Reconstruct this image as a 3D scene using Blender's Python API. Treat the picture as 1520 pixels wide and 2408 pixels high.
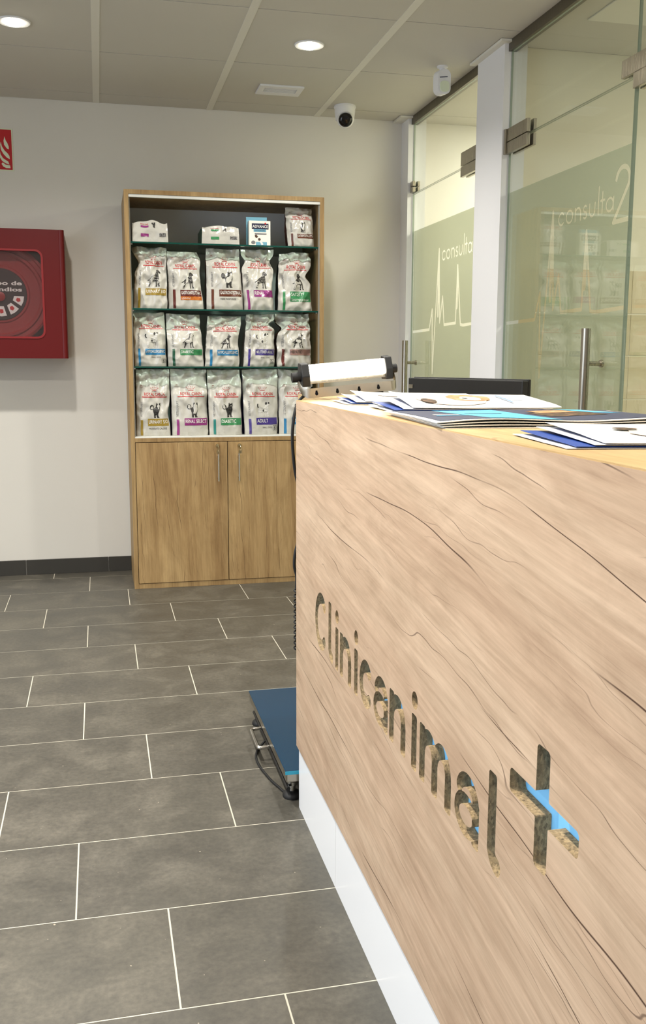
import bpy, math, random
import numpy as np
from mathutils import Vector, Matrix, noise
from mathutils.geometry import tessellate_polygon

for o in list(bpy.data.objects): bpy.data.objects.remove(o)
scene = bpy.context.scene
COL = scene.collection
random.seed(4)

# ------------------------------------------------------------------ camera
YAW, PITCH, ROLL, FPX, CAMH = math.radians(13.125), math.radians(8.942), math.radians(0.195), 2244.2, 1.2
_f = Vector((math.sin(YAW)*math.cos(PITCH), math.cos(YAW)*math.cos(PITCH), -math.sin(PITCH)))
_r0 = Vector((math.cos(YAW), -math.sin(YAW), 0)); _u0 = _r0.cross(_f)
_r = _r0*math.cos(ROLL) + _u0*math.sin(ROLL); _u = -_r0*math.sin(ROLL) + _u0*math.cos(ROLL)
cd = bpy.data.cameras.new('camera'); cam = bpy.data.objects.new('camera', cd); COL.objects.link(cam)
cd.sensor_fit = 'HORIZONTAL'; cd.sensor_width = 36.0; cd.lens = FPX/1520*36.0
cd.clip_start = .02; cd.clip_end = 60
cam.matrix_world = Matrix(((_r.x, _u.x, -_f.x, 0), (_r.y, _u.y, -_f.y, 0), (_r.z, _u.z, -_f.z, CAMH), (0, 0, 0, 1)))
scene.camera = cam

# ------------------------------------------------------------------ world, daylight, exposure
world = bpy.data.worlds.new('world'); scene.world = world; world.use_nodes = True
world.node_tree.nodes['Background'].inputs[0].default_value = (.80, .88, 1.0, 1)
world.node_tree.nodes['Background'].inputs[1].default_value = 1.0
scene.view_settings.view_transform = 'Standard'; scene.view_settings.look = 'None'
scene.view_settings.gamma = 1.0; scene.view_settings.use_curve_mapping = False
scene.view_settings.exposure = 0.10
SPOT_W = 60.0
def area_light(name, loc, rot, sx, sy, watts, col):
    l = bpy.data.lights.new(name, 'AREA'); l.shape = 'RECTANGLE'; l.size = sx; l.size_y = sy
    l.energy = watts; l.color = col
    o = bpy.data.objects.new(name, l); o.location = loc; o.rotation_euler = rot; COL.objects.link(o); return o
# daylight entering through the shop window in the left wall
area_light('daylight', (-3.35, .9, 1.35), (0, math.radians(-90), 0), 2.1, 3.4, 75, (.80, .88, 1.0))

# ------------------------------------------------------------------ colour and material helpers
def s2l(c): return tuple(((v/255)/12.92 if v/255 <= .04045 else (((v/255)+.055)/1.055)**2.4) for v in c)
def rgba(c): return (*s2l(c), 1)
M = {}
def new_mat(name):
    m = bpy.data.materials.new(name); m.use_nodes = True; M[name] = m
    nt = m.node_tree; return m, nt, nt.nodes['Principled BSDF']
def pm(name, col, rough=.5, metal=0., spec=.5, coat=0., emit=None, es=0.):
    m, nt, b = new_mat(name)
    b.inputs['Base Color'].default_value = rgba(col); b.inputs['Roughness'].default_value = rough
    b.inputs['Metallic'].default_value = metal; b.inputs['Specular IOR Level'].default_value = spec
    b.inputs['Coat Weight'].default_value = coat
    if emit: b.inputs['Emission Color'].default_value = rgba(emit); b.inputs['Emission Strength'].default_value = es
    return m
class NT:
    """tiny node graph helper"""
    def __init__(s, nt): s.nt = nt
    def n(s, t, **kw):
        nd = s.nt.nodes.new(t)
        for k, v in kw.items(): setattr(nd, k, v)
        return nd
    def l(s, a, b): s.nt.links.new(a, b)
    def coord(s, kind='Object', rot=(0,0,0), scale=(1,1,1)):
        if kind == 'World': out = s.n('ShaderNodeNewGeometry').outputs['Position']
        else: out = s.n('ShaderNodeTexCoord').outputs[kind]
        if rot != (0,0,0):
            mp = s.n('ShaderNodeMapping'); mp.inputs['Rotation'].default_value = rot; s.l(out, mp.inputs[0]); out = mp.outputs[0]
        mp = s.n('ShaderNodeMapping'); mp.inputs['Scale'].default_value = scale; s.l(out, mp.inputs[0]); return mp.outputs[0]
    def noise(s, co, scale, detail=4, rough=.55, dist=0.):
        nd = s.n('ShaderNodeTexNoise'); s.l(co, nd.inputs['Vector'])
        nd.inputs['Scale'].default_value = scale; nd.inputs['Detail'].default_value = detail
        nd.inputs['Roughness'].default_value = rough; nd.inputs['Distortion'].default_value = dist
        return nd.outputs['Fac']
    def ramp(s, fac, stops):
        nd = s.n('ShaderNodeValToRGB'); s.l(fac, nd.inputs[0]); el = nd.color_ramp.elements
        while len(el) < len(stops): el.new(.5)
        for e, (p, c) in zip(el, stops): e.position = p; e.color = c
        return nd.outputs['Color']
    def math(s, op, a, b=None, clamp=False):
        nd = s.n('ShaderNodeMath', operation=op); nd.use_clamp = clamp
        for i, v in enumerate((a, b)):
            if v is None: continue
            if isinstance(v, (int, float)): nd.inputs[i].default_value = v
            else: s.l(v, nd.inputs[i])
        return nd.outputs[0]
    def mix(s, fac, a, b, mode='MIX'):
        nd = s.n('ShaderNodeMix', data_type='RGBA', blend_type=mode)
        for i, v in ((0, fac), (6, a), (7, b)):
            if isinstance(v, (int, float)): nd.inputs[i].default_value = v
            elif isinstance(v, tuple): nd.inputs[i].default_value = v
            else: s.l(v, nd.inputs[i])
        return nd.outputs[2]
    def bump(s, h, strength, dist, bsdf):
        nd = s.n('ShaderNodeBump'); nd.inputs['Strength'].default_value = strength; nd.inputs['Distance'].default_value = dist
        s.l(h, nd.inputs['Height']); s.l(nd.outputs[0], bsdf.inputs['Normal'])

def wood(name, light, mid, dark, crack, axis='Y', tilt=0., rough=.45, crackw=.005, spec=.35, cs=1.0):
    m, nt, b = new_mat(name); g = NT(nt)
    rot = {'Y': (tilt, 0, 0), 'Z': (0, tilt, 0), 'X': (0, 0, tilt)}[axis]
    def sc(al, ac): return {'Y': (ac, al, ac), 'Z': (ac, ac, al), 'X': (al, ac, ac)}[axis]
    warp = g.noise(g.coord('Object', rot, sc(1.2, 3.)), 1.0, 3)
    n1 = g.noise(g.coord('Object', rot, sc(1.1, 9.)), 1.0, 10, .66, .7)
    c = g.ramp(n1, [(.28, rgba(dark)), (.44, rgba(mid)), (.62, rgba(light))])
    n2 = g.noise(g.coord('Object', rot, sc(5, 130)), 1.0, 4, .6, .2)
    c = g.mix(1.0, c, g.ramp(n2, [(.28, (.84,.82,.80,1)), (.72, (1.07,1.07,1.07,1))]), 'MULTIPLY')
    n7 = g.noise(g.coord('Object', rot, sc(2.2, 48)), 1.0, 5, .7, .5)
    c = g.mix(1.0, c, g.ramp(n7, [(.30, (.87,.85,.83,1)), (.55, (1.03,1.03,1.03,1)), (.75, (1.07,1.07,1.07,1))]), 'MULTIPLY')
    n5 = g.noise(g.coord('Object', rot, sc(3.0, 9.)), 1.0, 6, .65, 1.5)
    c = g.mix(1.0, c, g.ramp(n5, [(.30, (.84,.82,.80,1)), (.6, (1.03,1.03,1.03,1))]), 'MULTIPLY')
    def cracks(al, ac, scale, dist, thr, seed, m0, m1):
        co = g.coord('Object', rot, sc(al, ac)); w = g.n('ShaderNodeTexWave', wave_type='BANDS', bands_direction={'Y': 'Z', 'Z': 'X', 'X': 'Y'}[axis])
        g.l(co, w.inputs['Vector']); w.inputs['Scale'].default_value = scale*cs; w.inputs['Distortion'].default_value = dist
        w.inputs['Detail'].default_value = 2.5; w.inputs['Detail Scale'].default_value = 1.1; w.inputs['Detail Roughness'].default_value = .55; w.inputs['Phase Offset'].default_value = seed
        ln = g.math('DIVIDE', g.math('SUBTRACT', w.outputs['Fac'], thr), 1-thr, clamp=True)
        mk = g.ramp(g.noise(g.coord('Object', rot, sc(1.7*cs, 5.5*cs)), 1.0+.13*seed, 3, .5), [(m0, (0,0,0,1)), (m1, (1,1,1,1))])
        return g.math('MULTIPLY', ln, mk)
    fac = g.math('MAXIMUM', g.math('MULTIPLY', cracks(.22, 1., 13., 9., 1-crackw*3., 2.2, .54, .64), .4), g.math('MAXIMUM', cracks(.30, 1., 2.6, 6., 1-crackw*.55, 1.3, .50, .58), g.math('MULTIPLY', cracks(.36, 1., 6.5, 8., 1-crackw*1.6, 4.7, .53, .61), .7)), clamp=True)
    c = g.mix(fac, c, rgba(crack))
    g.l(c, b.inputs['Base Color']); b.inputs['Roughness'].default_value = rough; b.inputs['Specular IOR Level'].default_value = spec
    g.bump(n2, .08, .002, b)
    return m
wood('counter_wood', (206,180,154), (199,171,145), (186,157,132), (74,50,38), 'Y', -.10, .42, .0022)
wood('counter_top_wood', (214,184,136), (206,174,124), (192,158,108), (160,124,80), 'Y', 0., .32, .002)
wood('cabinet_wood', (184,155,110), (168,138,95), (142,111,74), (76,52,34), 'Z', .03, .45, .004, cs=1.8)
wood('cabinet_edge_wood', (174,146,102), (163,134,92), (144,114,76), (114,88,58), 'Z', 0., .5, .001)

def chip():
    m, nt, b = new_mat('chipboard'); g = NT(nt); co = g.coord('Object', scale=(1,1,.55))
    v = g.n('ShaderNodeTexVoronoi'); g.l(co, v.inputs['Vector']); v.inputs['Scale'].default_value = 330
    n = g.noise(co, 160, 5, .7)
    c = g.mix(.5, g.ramp(v.outputs['Color'], [(.1, rgba((104,86,62))), (.9, rgba((204,174,130)))]), g.ramp(n, [(.3, rgba((72,58,44))), (.6, rgba((190,160,116)))]))
    g.l(c, b.inputs['Base Color']); b.inputs['Roughness'].default_value = .9; g.bump(n, .5, .002, b)
chip()
def tile_mat():
    m, nt, b = new_mat('floor_tile'); g = NT(nt); co = g.coord('World')
    oi = g.n('ShaderNodeObjectInfo').outputs['Random']
    n1 = g.noise(co, 5.5, 8, .68, .4); n2 = g.noise(co, 75, 4, .6); n3 = g.noise(co, 240, 2, .5)
    c = g.ramp(n1, [(.28, rgba((72,70,64))), (.5, rgba((86,83,75))), (.72, rgba((106,102,92)))])
    c = g.mix(1., c, g.ramp(n2, [(.3, (.80,.80,.80,1)), (.7, (1.16,1.15,1.13,1))]), 'MULTIPLY')
    c = g.mix(1., c, g.ramp(oi, [(0, (.93,.93,.94,1)), (1, (1.07,1.06,1.05,1))]), 'MULTIPLY')
    spk = g.ramp(g.noise(co, 95, 1, .3), [(.80, (0,0,0,1)), (.84, (.7,.7,.7,1))])
    c = g.mix(spk, c, rgba((190,180,160)))
    g.l(c, b.inputs['Base Color']); b.inputs['Specular IOR Level'].default_value = .45
    r = g.ramp(n1, [(.3, (.36,.36,.36,1)), (.7, (.52,.52,.52,1))]); g.l(r, b.inputs['Roughness'])
    g.bump(n2, .12, .002, b)
tile_mat()
def paint(name, col, bump=.08, rough=.85):
    m, nt, b = new_mat(name); g = NT(nt); n = g.noise(g.coord('World'), 160, 3); n0 = g.noise(g.coord('World'), 1.3, 3)
    c = g.mix(1., rgba(col), g.ramp(n0, [(.3, (.965,.965,.965,1)), (.7, (1.0,1.0,1.0,1))]), 'MULTIPLY')
    g.l(c, b.inputs['Base Color']); b.inputs['Roughness'].default_value = rough; b.inputs['Specular IOR Level'].default_value = .3
    g.bump(n, bump, .002, b)
def mottled(name, a, bcol, scale):
    m, nt, b = new_mat(name); g = NT(nt); n = g.noise(g.coord('World'), scale, 3, .6)
    g.l(g.ramp(n, [(.50, rgba(a)), (.66, rgba(bcol))]), b.inputs['Base Color']); b.inputs['Roughness'].default_value = .4
paint('wall_paint', (226,223,216)); paint('pillar_paint', (232,232,234)); paint('room_paint', (238,233,214)); paint('ceiling_panel', (206,203,194), .15)
pm('grey_strip', (150,146,136), .5); pm('ceiling_bar', (226,224,214), .6); pm('ceiling_gap', (56,54,50), .9); pm('grout', (204,198,182), .9)
pm('dark_tile', (58,56,52), .45); pm('white_gloss', (250,251,253), .25); pm('white_plastic', (232,233,236), .4); pm('white_melamine', (226,226,220), .45)
pm('black_plastic', (22,22,23), .45); pm('black_rubber', (16,16,17), .6); pm('lens_black', (8,8,9), .12); pm('monitor_plastic', (20,20,21), .5)
def steel(name, col, rough):
    m, nt, b = new_mat(name); g = NT(nt); n = g.noise(g.coord('Object', scale=(400, 400, 8)), 1., 2)
    b.inputs['Base Color'].default_value = rgba(col); b.inputs['Metallic'].default_value = 1.
    g.l(g.ramp(n, [(.3, (rough*.8,)*3+(1,)), (.7, (rough*1.25,)*3+(1,))]), b.inputs['Roughness'])
steel('steel', (176,170,158), .30); steel('bright_steel', (205,203,198), .18); steel('aluminium', (198,190,176), .36); steel('rail_metal', (120,115,104), .42)
steel('brass', (210,196,160), .25)
pm('red_paint', (98,9,12), .4, spec=.4); pm('red_plastic', (138,28,32), .45); pm('red_dark', (96,14,18), .5)
pm('sign_red', (188,20,30), .5); pm('sign_glow', (222,232,206), .6); pm('label_black', (24,24,27), .5); pm('label_white', (232,232,230), .6)
pm('blue_backing', (120,186,230), .5, emit=(110,180,232), es=.3)
pm('scale_film', (10,52,78), .22, spec=.35); pm('film_edge', (40,150,180), .3)
pm('lamp_glow', (255,252,240), .4, emit=(255,246,226), es=9.); pm('spot_glow', (255,252,240), .4, emit=(255,248,226), es=26.)
pm('panel_glow', (255,250,230), .4, emit=(255,240,205), es=3.)
pm('pane_edge', (146,160,144), .25); pm('glass_edge', (14,70,60), .12); pm('beige_tile', (216,204,174), .2)
pm('navy', (22,28,62), .4); pm('page_blue', (24,66,150), .4); pm('page_white', (240,238,232), .45); pm('news_navy', (52,56,80), .5); pm('news_cyan', (84,176,214), .5); mottled('tan_fur', (188,138,92), (222,186,146), 60)
pm('pale_fur', (226,204,186), .5); pm('dark_eye', (34,38,46), .25); pm('ink_blue', (120,150,205), .5); mottled('fur_brown', (70,50,38), (150,110,78), 70); pm('sky_blue', (112,168,190), .4); pm('box_white', (238,236,226), .45)
pm('logo_red', (190,34,38), .4); pm('print_grey', (120,120,122), .5); pm('print_white', (238,236,230), .4); pm('print_dark', (60,58,56), .5); pm('patch_dark', (44,42,40), .5)

def glass(name, tint, rmin=.05, rough=.0):
    m, nt, b = new_mat(name); g = NT(nt); nt.nodes.remove(b); out = nt.nodes['Material Output']
    t = g.n('ShaderNodeBsdfTransparent'); t.inputs[0].default_value = tint
    gl = g.n('ShaderNodeBsdfGlossy'); gl.inputs['Roughness'].default_value = rough
    fr = g.n('ShaderNodeFresnel'); bf = g.n('ShaderNodeNewGeometry').outputs['Backfacing']   # a thin sheet mirrors alike at both faces
    g.l(g.math('SUBTRACT', 1.5, g.math('MULTIPLY', bf, 1.5-1/1.5)), fr.inputs[0])
    mx = g.n('ShaderNodeMixShader'); g.l(fr.outputs[0], mx.inputs[0]); g.l(t.outputs[0], mx.inputs[1]); g.l(gl.outputs[0], mx.inputs[2]); g.l(mx.outputs[0], out.inputs[0])
glass('glass_clear', (.96, .985, .965, 1)); glass('shelf_glass', (.80, .92, .87, 1)); glass('window_glass', (.97,.98,.98,1))
def film():
    m, nt, b = new_mat('frosted_film'); g = NT(nt); nt.nodes.remove(b); out = nt.nodes['Material Output']
    t = g.n('ShaderNodeBsdfTransparent'); t.inputs[0].default_value = (.93, .94, .90, 1)
    d = g.n('ShaderNodeBsdfDiffuse'); d.inputs[0].default_value = rgba((188,191,174))
    tr = g.n('ShaderNodeBsdfTranslucent'); tr.inputs[0].default_value = rgba((188,191,174))
    a = g.n('ShaderNodeMixShader'); a.inputs[0].default_value = .5; g.l(d.outputs[0], a.inputs[1]); g.l(tr.outputs[0], a.inputs[2])
    mx = g.n('ShaderNodeMixShader'); mx.inputs[0].default_value = .55; g.l(t.outputs[0], mx.inputs[1]); g.l(a.outputs[0], mx.inputs[2]); g.l(mx.outputs[0], out.inputs[0])
film()
def smoky():
    m, nt, b = new_mat('smoky_plastic'); g = NT(nt); nt.nodes.remove(b); out = nt.nodes['Material Output']
    t = g.n('ShaderNodeBsdfTransparent'); t.inputs[0].default_value = (.93, .90, .90, 1)
    gl = g.n('ShaderNodeBsdfGlossy'); gl.inputs['Roughness'].default_value = .15
    d = g.n('ShaderNodeBsdfDiffuse'); d.inputs[0].default_value = rgba((150,120,120))
    a = g.n('ShaderNodeMixShader'); a.inputs[0].default_value = .05; g.l(t.outputs[0], a.inputs[1]); g.l(d.outputs[0], a.inputs[2])
    mx = g.n('ShaderNodeMixShader'); mx.inputs[0].default_value = .06; g.l(a.outputs[0], mx.inputs[1]); g.l(gl.outputs[0], mx.inputs[2]); g.l(mx.outputs[0], out.inputs[0])
smoky()
def bag_film():
    m, nt, b = new_mat('bag_film'); g = NT(nt); n = g.noise(g.coord('World'), 26, 4, .6, .6)
    b.inputs['Base Color'].default_value = rgba((200,197,188)); b.inputs['Roughness'].default_value = .22; b.inputs['Specular IOR Level'].default_value = .55
    g.bump(n, .35, .006, b)
bag_film()
mottled('fur_print', (34,32,31), (150,146,140), 190); mottled('fur_print_dark', (26,25,24), (92,88,84), 190); mottled('fur_print_pale', (196,194,188), (222,220,214), 120)
mottled('barcode', (50,48,48), (210,208,204), 400)
BC = dict(gold=(158,132,52), brown=(96,48,30), maroon=(98,40,34), orange=(196,110,36), purple=(142,50,120), green=(58,134,84), blue=(44,124,172), teal=(40,130,122), violet=(66,50,128), mauve=(160,124,116), darkgreen=(30,84,58))
for k, c in BC.items(): pm('print_'+k, c, .3)
for k, c in dict(brown=(70,42,36), black=(24,24,24), purple=(98,36,90), violet=(62,44,110), green=(26,62,48), gold=(120,90,40), grey=(150,148,142)).items(): pm('gusset_'+k, c, .4)

# ------------------------------------------------------------------ mesh helpers
WLOC = {}
def tag(o, label, cat, group=None, kind=None):
    o['label'] = label
    if cat: o['category'] = cat
    if group: o['group'] = group
    if kind: o['kind'] = kind
    return o
def empty(name, loc, label=None, cat=None, group=None, kind=None):
    o = bpy.data.objects.new(name, None); o.empty_display_size = .05; o.location = loc; COL.objects.link(o); WLOC[o] = Vector(loc)
    if label: tag(o, label, cat, group, kind)
    return o
class MB:
    def __init__(s): s.v = []; s.f = []; s.m = []
    def add(s, vs, fs, mi=0):
        b = len(s.v); s.v += [tuple(v) for v in vs]; s.f += [tuple(b+i for i in f) for f in fs]; s.m += [mi]*len(fs); return s
    def box(s, x0, x1, y0, y1, z0, z1, mi=0, mf=None):
        v = [(x0,y0,z0),(x1,y0,z0),(x1,y1,z0),(x0,y1,z0),(x0,y0,z1),(x1,y0,z1),(x1,y1,z1),(x0,y1,z1)]
        f = [(0,3,2,1),(4,5,6,7),(0,1,5,4),(1,2,6,5),(2,3,7,6),(3,0,4,7)]
        b = len(s.v); s.add(v, f, mi)
        if mf is not None: s.m[-4:] = [mf]*4
        return s
    def cyl(s, a, b, r0, r1=None, n=16, mi=0, caps=True):
        a = Vector(a); b = Vector(b); r1 = r0 if r1 is None else r1
        d = (b-a).normalized(); t = d.orthogonal().normalized(); w = d.cross(t)
        ring = lambda c, r: [c + (t*math.cos(2*math.pi*i/n) + w*math.sin(2*math.pi*i/n))*r for i in range(n)]
        vs = ring(a, r0)+ring(b, r1); fs = [(i, (i+1) % n, n+(i+1) % n, n+i) for i in range(n)]
        if caps: fs += [tuple(range(n-1, -1, -1)), tuple(range(n, 2*n))]
        return s.add(vs, fs, mi)
    def tube(s, pts, r, n=8, mi=0):
        pts = [Vector(p) for p in pts]; vs = []; fs = []; t = None
        for i, p in enumerate(pts):
            d = (pts[min(i+1, len(pts)-1)] - pts[max(i-1, 0)]).normalized()
            t = d.orthogonal().normalized() if t is None else (t - d*t.dot(d)).normalized()
            w = d.cross(t)
            vs += [p + (t*math.cos(2*math.pi*k/n)+w*math.sin(2*math.pi*k/n))*r for k in range(n)]
        for i in range(len(pts)-1):
            for k in range(n): fs.append((i*n+k, i*n+(k+1) % n, (i+1)*n+(k+1) % n, (i+1)*n+k))
        fs += [tuple(range(n-1, -1, -1)), tuple(range((len(pts)-1)*n, len(pts)*n))]
        return s.add(vs, fs, mi)
    def lathe(s, c, axis, prof, n=32, mi=0):
        c = Vector(c); d = Vector(axis).normalized(); t = d.orthogonal().normalized(); w = d.cross(t); vs = []; fs = []
        for (r, h) in prof: vs += [c + d*h + (t*math.cos(2*math.pi*k/n)+w*math.sin(2*math.pi*k/n))*max(r, 1e-5) for k in range(n)]
        for i in range(len(prof)-1):
            for k in range(n): fs.append((i*n+k, i*n+(k+1) % n, (i+1)*n+(k+1) % n, (i+1)*n+k))
        return s.add(vs, fs, mi)
    def prism(s, pts, fn, h0, h1, mi=0):
        """extrude a 2-D outline; fn(x, y, h) gives the 3-D point"""
        n = len(pts); vs = [fn(x, y, h0) for x, y in pts]+[fn(x, y, h1) for x, y in pts]
        tri = tessellate_polygon([[Vector((x, y, 0)) for x, y in pts]])
        fs = [tuple(t) for t in tri]+[tuple(n+i for i in reversed(t)) for t in tri]+[(i, (i+1) % n, n+(i+1) % n, n+i) for i in range(n)]
        return s.add(vs, fs, mi)
    def build(s, name, mats, parent=None, smooth=None, bevel=0, org=None):
        me = bpy.data.meshes.new(name)
        o = bpy.data.objects.new(name, me); COL.objects.link(o)
        if parent is not None: off = WLOC[parent]; o.parent = parent; WLOC[o] = off
        else:
            a = np.array(s.v); lo, hi = a.min(0), a.max(0)
            off = Vector(org) if org else Vector(((lo[0]+hi[0])/2, (lo[1]+hi[1])/2, lo[2])); o.location = off; WLOC[o] = off
        me.from_pydata([(v[0]-off[0], v[1]-off[1], v[2]-off[2]) for v in s.v], [], s.f)
        for m in (mats if isinstance(mats, (list, tuple)) else [mats]): me.materials.append(M[m])
        me.polygons.foreach_set('material_index', s.m)
        import bmesh
        bm = bmesh.new(); bm.from_mesh(me); bmesh.ops.recalc_face_normals(bm, faces=bm.faces); bm.to_mesh(me); bm.free()
        if smooth is not None:
            me.polygons.foreach_set('use_smooth', [True]*len(me.polygons)); me.set_sharp_from_angle(angle=math.radians(smooth))
        if bevel:
            md = o.modifiers.new('bevel', 'BEVEL'); md.width = bevel; md.segments = 2; md.limit_method = 'ANGLE'
        me.update(); return o
def bx(name, x0, x1, y0, y1, z0, z1, mat, parent=None, bevel=0): return MB().box(x0,x1,y0,y1,z0,z1).build(name, mat, parent, bevel=bevel)
def arc(cx, cy, rx, ry, a0, a1, n=18): return [(cx+rx*math.cos(math.radians(a0+(a1-a0)*i/n)), cy+ry*math.sin(math.radians(a0+(a1-a0)*i/n))) for i in range(n+1)]
def rrect(x0, x1, y0, y1, r, n=5):
    return arc(x1-r, y1-r, r, r, 0, 90, n)+arc(x0+r, y1-r, r, r, 90, 180, n)+arc(x0+r, y0+r, r, r, 180, 270, n)+arc(x1-r, y0+r, r, r, 270, 360, n)
def catmull(p, k=6):
    p = [Vector(q) for q in p]; out = []
    for i in range(len(p)-1):
        a, b, c, d = p[max(i-1, 0)], p[i], p[i+1], p[min(i+2, len(p)-1)]
        for j in range(k):
            t = j/k; out.append(.5*((2*b)+(c-a)*t+(2*a-5*b+4*c-d)*t*t+(3*b-a-3*c+d)*t**3))
    return out+[p[-1]]

# outlines of stroke lettering: signed distance on a grid, traced by marching squares
def contours(strokes, boxes, x0, x1, y0, y1, step):
    nx = int((x1-x0)/step)+1; ny = int((y1-y0)/step)+1
    X, Y = np.meshgrid(x0+np.arange(nx)*step, y0+np.arange(ny)*step, indexing='ij'); D = np.full(X.shape, 9.)
    for pts, r in strokes:
        for (ax, ay), (bx_, by) in zip(pts[:-1], pts[1:]):
            i0 = max(0, int((min(ax, bx_)-r-x0)/step)-3); i1 = min(nx, int((max(ax, bx_)+r-x0)/step)+4)
            j0 = max(0, int((min(ay, by)-r-y0)/step)-3); j1 = min(ny, int((max(ay, by)+r-y0)/step)+4)
            xs, ys = X[i0:i1, j0:j1], Y[i0:i1, j0:j1]; dx, dy = bx_-ax, by-ay
            t = np.clip(((xs-ax)*dx+(ys-ay)*dy)/(dx*dx+dy*dy+1e-12), 0, 1)
            D[i0:i1, j0:j1] = np.minimum(D[i0:i1, j0:j1], np.hypot(xs-ax-t*dx, ys-ay-t*dy)-r)
    for cx, cy, hx, hy, r in boxes:
        qx = np.abs(X-cx)-hx+r; qy = np.abs(Y-cy)-hy+r
        D = np.minimum(D, np.hypot(np.maximum(qx, 0), np.maximum(qy, 0))+np.minimum(np.maximum(qx, qy), 0)-r)
    D = np.where(np.abs(D) < 1e-9, 1e-9, D); ins = D < 0; nxt = {}
    def pt(a, b):
        da, db = D[a], D[b]; t = da/(da-db); return (x0+step*(a[0]+(b[0]-a[0])*t), y0+step*(a[1]+(b[1]-a[1])*t))
    P = {}
    cells = np.argwhere((ins[:-1, :-1].astype(int)+ins[1:, :-1]+ins[:-1, 1:]+ins[1:, 1:]) % 4 != 0)
    for i, j in cells:
        c = [(i, j), (i+1, j), (i+1, j+1), (i, j+1)]; en = ex = None; es = []
        for k in range(4):
            a, b = c[k], c[(k+1) % 4]
            if ins[a] != ins[b]: es.append(((min(a, b), max(a, b)), bool(ins[a])))
        outs = [e for e, s in es if s]; inn = [e for e, s in es if not s]
        for e, f in zip(outs, inn): nxt[e] = f
        for e, _ in es: P[e] = pt(*e)
    loops = []
    while nxt:
        st = next(iter(nxt)); lp = [st]; e = nxt.pop(st)
        while e != st and e in nxt: lp.append(e); e = nxt.pop(e)
        if len(lp) > 6: loops.append([P[q] for q in lp])
    return loops
def slim(lp, tol):
    out = [lp[0]]
    for k in range(1, len(lp)-1):
        a, b, c = out[-1], lp[k], lp[k+1]
        if abs((b[0]-a[0])*(c[1]-a[1])-(b[1]-a[1])*(c[0]-a[0])) > tol*math.hypot(c[0]-a[0], c[1]-a[1]): out.append(b)
    return out+[lp[-1]]
def pierced(outer, loops, thick):
    """flat plate with real holes: (verts, faces) in plate space, z from -thick/2 to thick/2"""
    cu = bpy.data.curves.new('plate', 'CURVE'); cu.dimensions = '2D'; cu.fill_mode = 'BOTH'; cu.extrude = thick/2
    for lp in [outer]+loops:
        sp = cu.splines.new('POLY'); sp.points.add(len(lp)-1); sp.use_cyclic_u = True
        for p, q in zip(sp.points, lp): p.co = (q[0], q[1], 0, 1)
    o = bpy.data.objects.new('plate', cu); COL.objects.link(o); dg = bpy.context.evaluated_depsgraph_get(); dg.update()
    me = o.evaluated_get(dg).to_mesh(); v = [tuple(p.co) for p in me.vertices]; f = [tuple(p.vertices) for p in me.polygons]
    o.evaluated_get(dg).to_mesh_clear(); bpy.data.objects.remove(o); bpy.data.curves.remove(cu); return v, f
_tc = {}
def text2d(s, bold=0.):
    if (s, bold) in _tc: return _tc[s, bold]
    cu = bpy.data.curves.new('lettering', 'FONT'); cu.body = s; cu.size = 1; cu.offset = bold; cu.resolution_u = 3; cu.fill_mode = 'FRONT'
    o = bpy.data.objects.new('lettering', cu); COL.objects.link(o); dg = bpy.context.evaluated_depsgraph_get(); dg.update()
    me = o.evaluated_get(dg).to_mesh(); v = np.array([p.co[:2] for p in me.vertices]); f = [tuple(p.vertices) for p in me.polygons]
    o.evaluated_get(dg).to_mesh_clear(); bpy.data.objects.remove(o); bpy.data.curves.remove(cu)
    lo, hi = v.min(0), v.max(0); v = (v-lo)/(hi-lo); _tc[s, bold] = (v, f, (hi[0]-lo[0])/(hi[1]-lo[1])); return _tc[s, bold]
def add_text(mb, s, x0, x1, y0, y1, fn, bold=0., mi=0):
    v, f, asp = text2d(s, bold); mb.add([fn(x0+(x1-x0)*a, y0+(y1-y0)*b) for a, b in v], f, mi)

# ================================================================== THE SETTING
WB, H, XG = 5.545, 2.572, 1.79           # back wall, ceiling height, glass partition
def struct(o, label, cat): return tag(o, label, cat, kind='structure')
# floor: slab with grout on top, each tile a piece of its own
fl = bx('floor', -3.1, 4.3, -3.2, 5.7, -.12, -.0006, 'grout'); struct(fl, 'grey stone-look tiled floor with pale grout lines', 'floor')
TW, TD, G = .5964, .3424, .0038
def tile_mesh(w, d):
    m = MB().box(0, w, 0, d, -.0006, 0); me = bpy.data.meshes.new('tile'); me.from_pydata(m.v, [], m.f); me.materials.append(M['floor_tile']); me.update(); return me
full = tile_mesh(TW-G, TD-G); count = 0
for i in range(-9, 12):
    ya = 1.641+TD*i+G/2; yb = min(1.641+TD*(i+1)-G/2, WB-.012)
    if yb-ya < .02: continue
    for k in range(-5, 5):
        xa = .112-.1985*i+TW*k
        while xa > 1.9: xa -= TW*10
        while xa < -4.2: xa += TW*10
        xb = xa+TW-G/2; xa += G/2
        if xb < -2.6 or xa > 1.75: continue
        xb = min(xb, 1.75)
        if xb-xa < .03: continue
        std = abs(yb-ya-(TD-G)) < 1e-4 and abs(xb-xa-(TW-G)) < 1e-4
        t = bpy.data.objects.new('tile', full if std else tile_mesh(xb-xa, yb-ya)); COL.objects.link(t); t.parent = fl
        t.location = Vector((xa, ya, 0))-WLOC[fl]; count += 1
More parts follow.
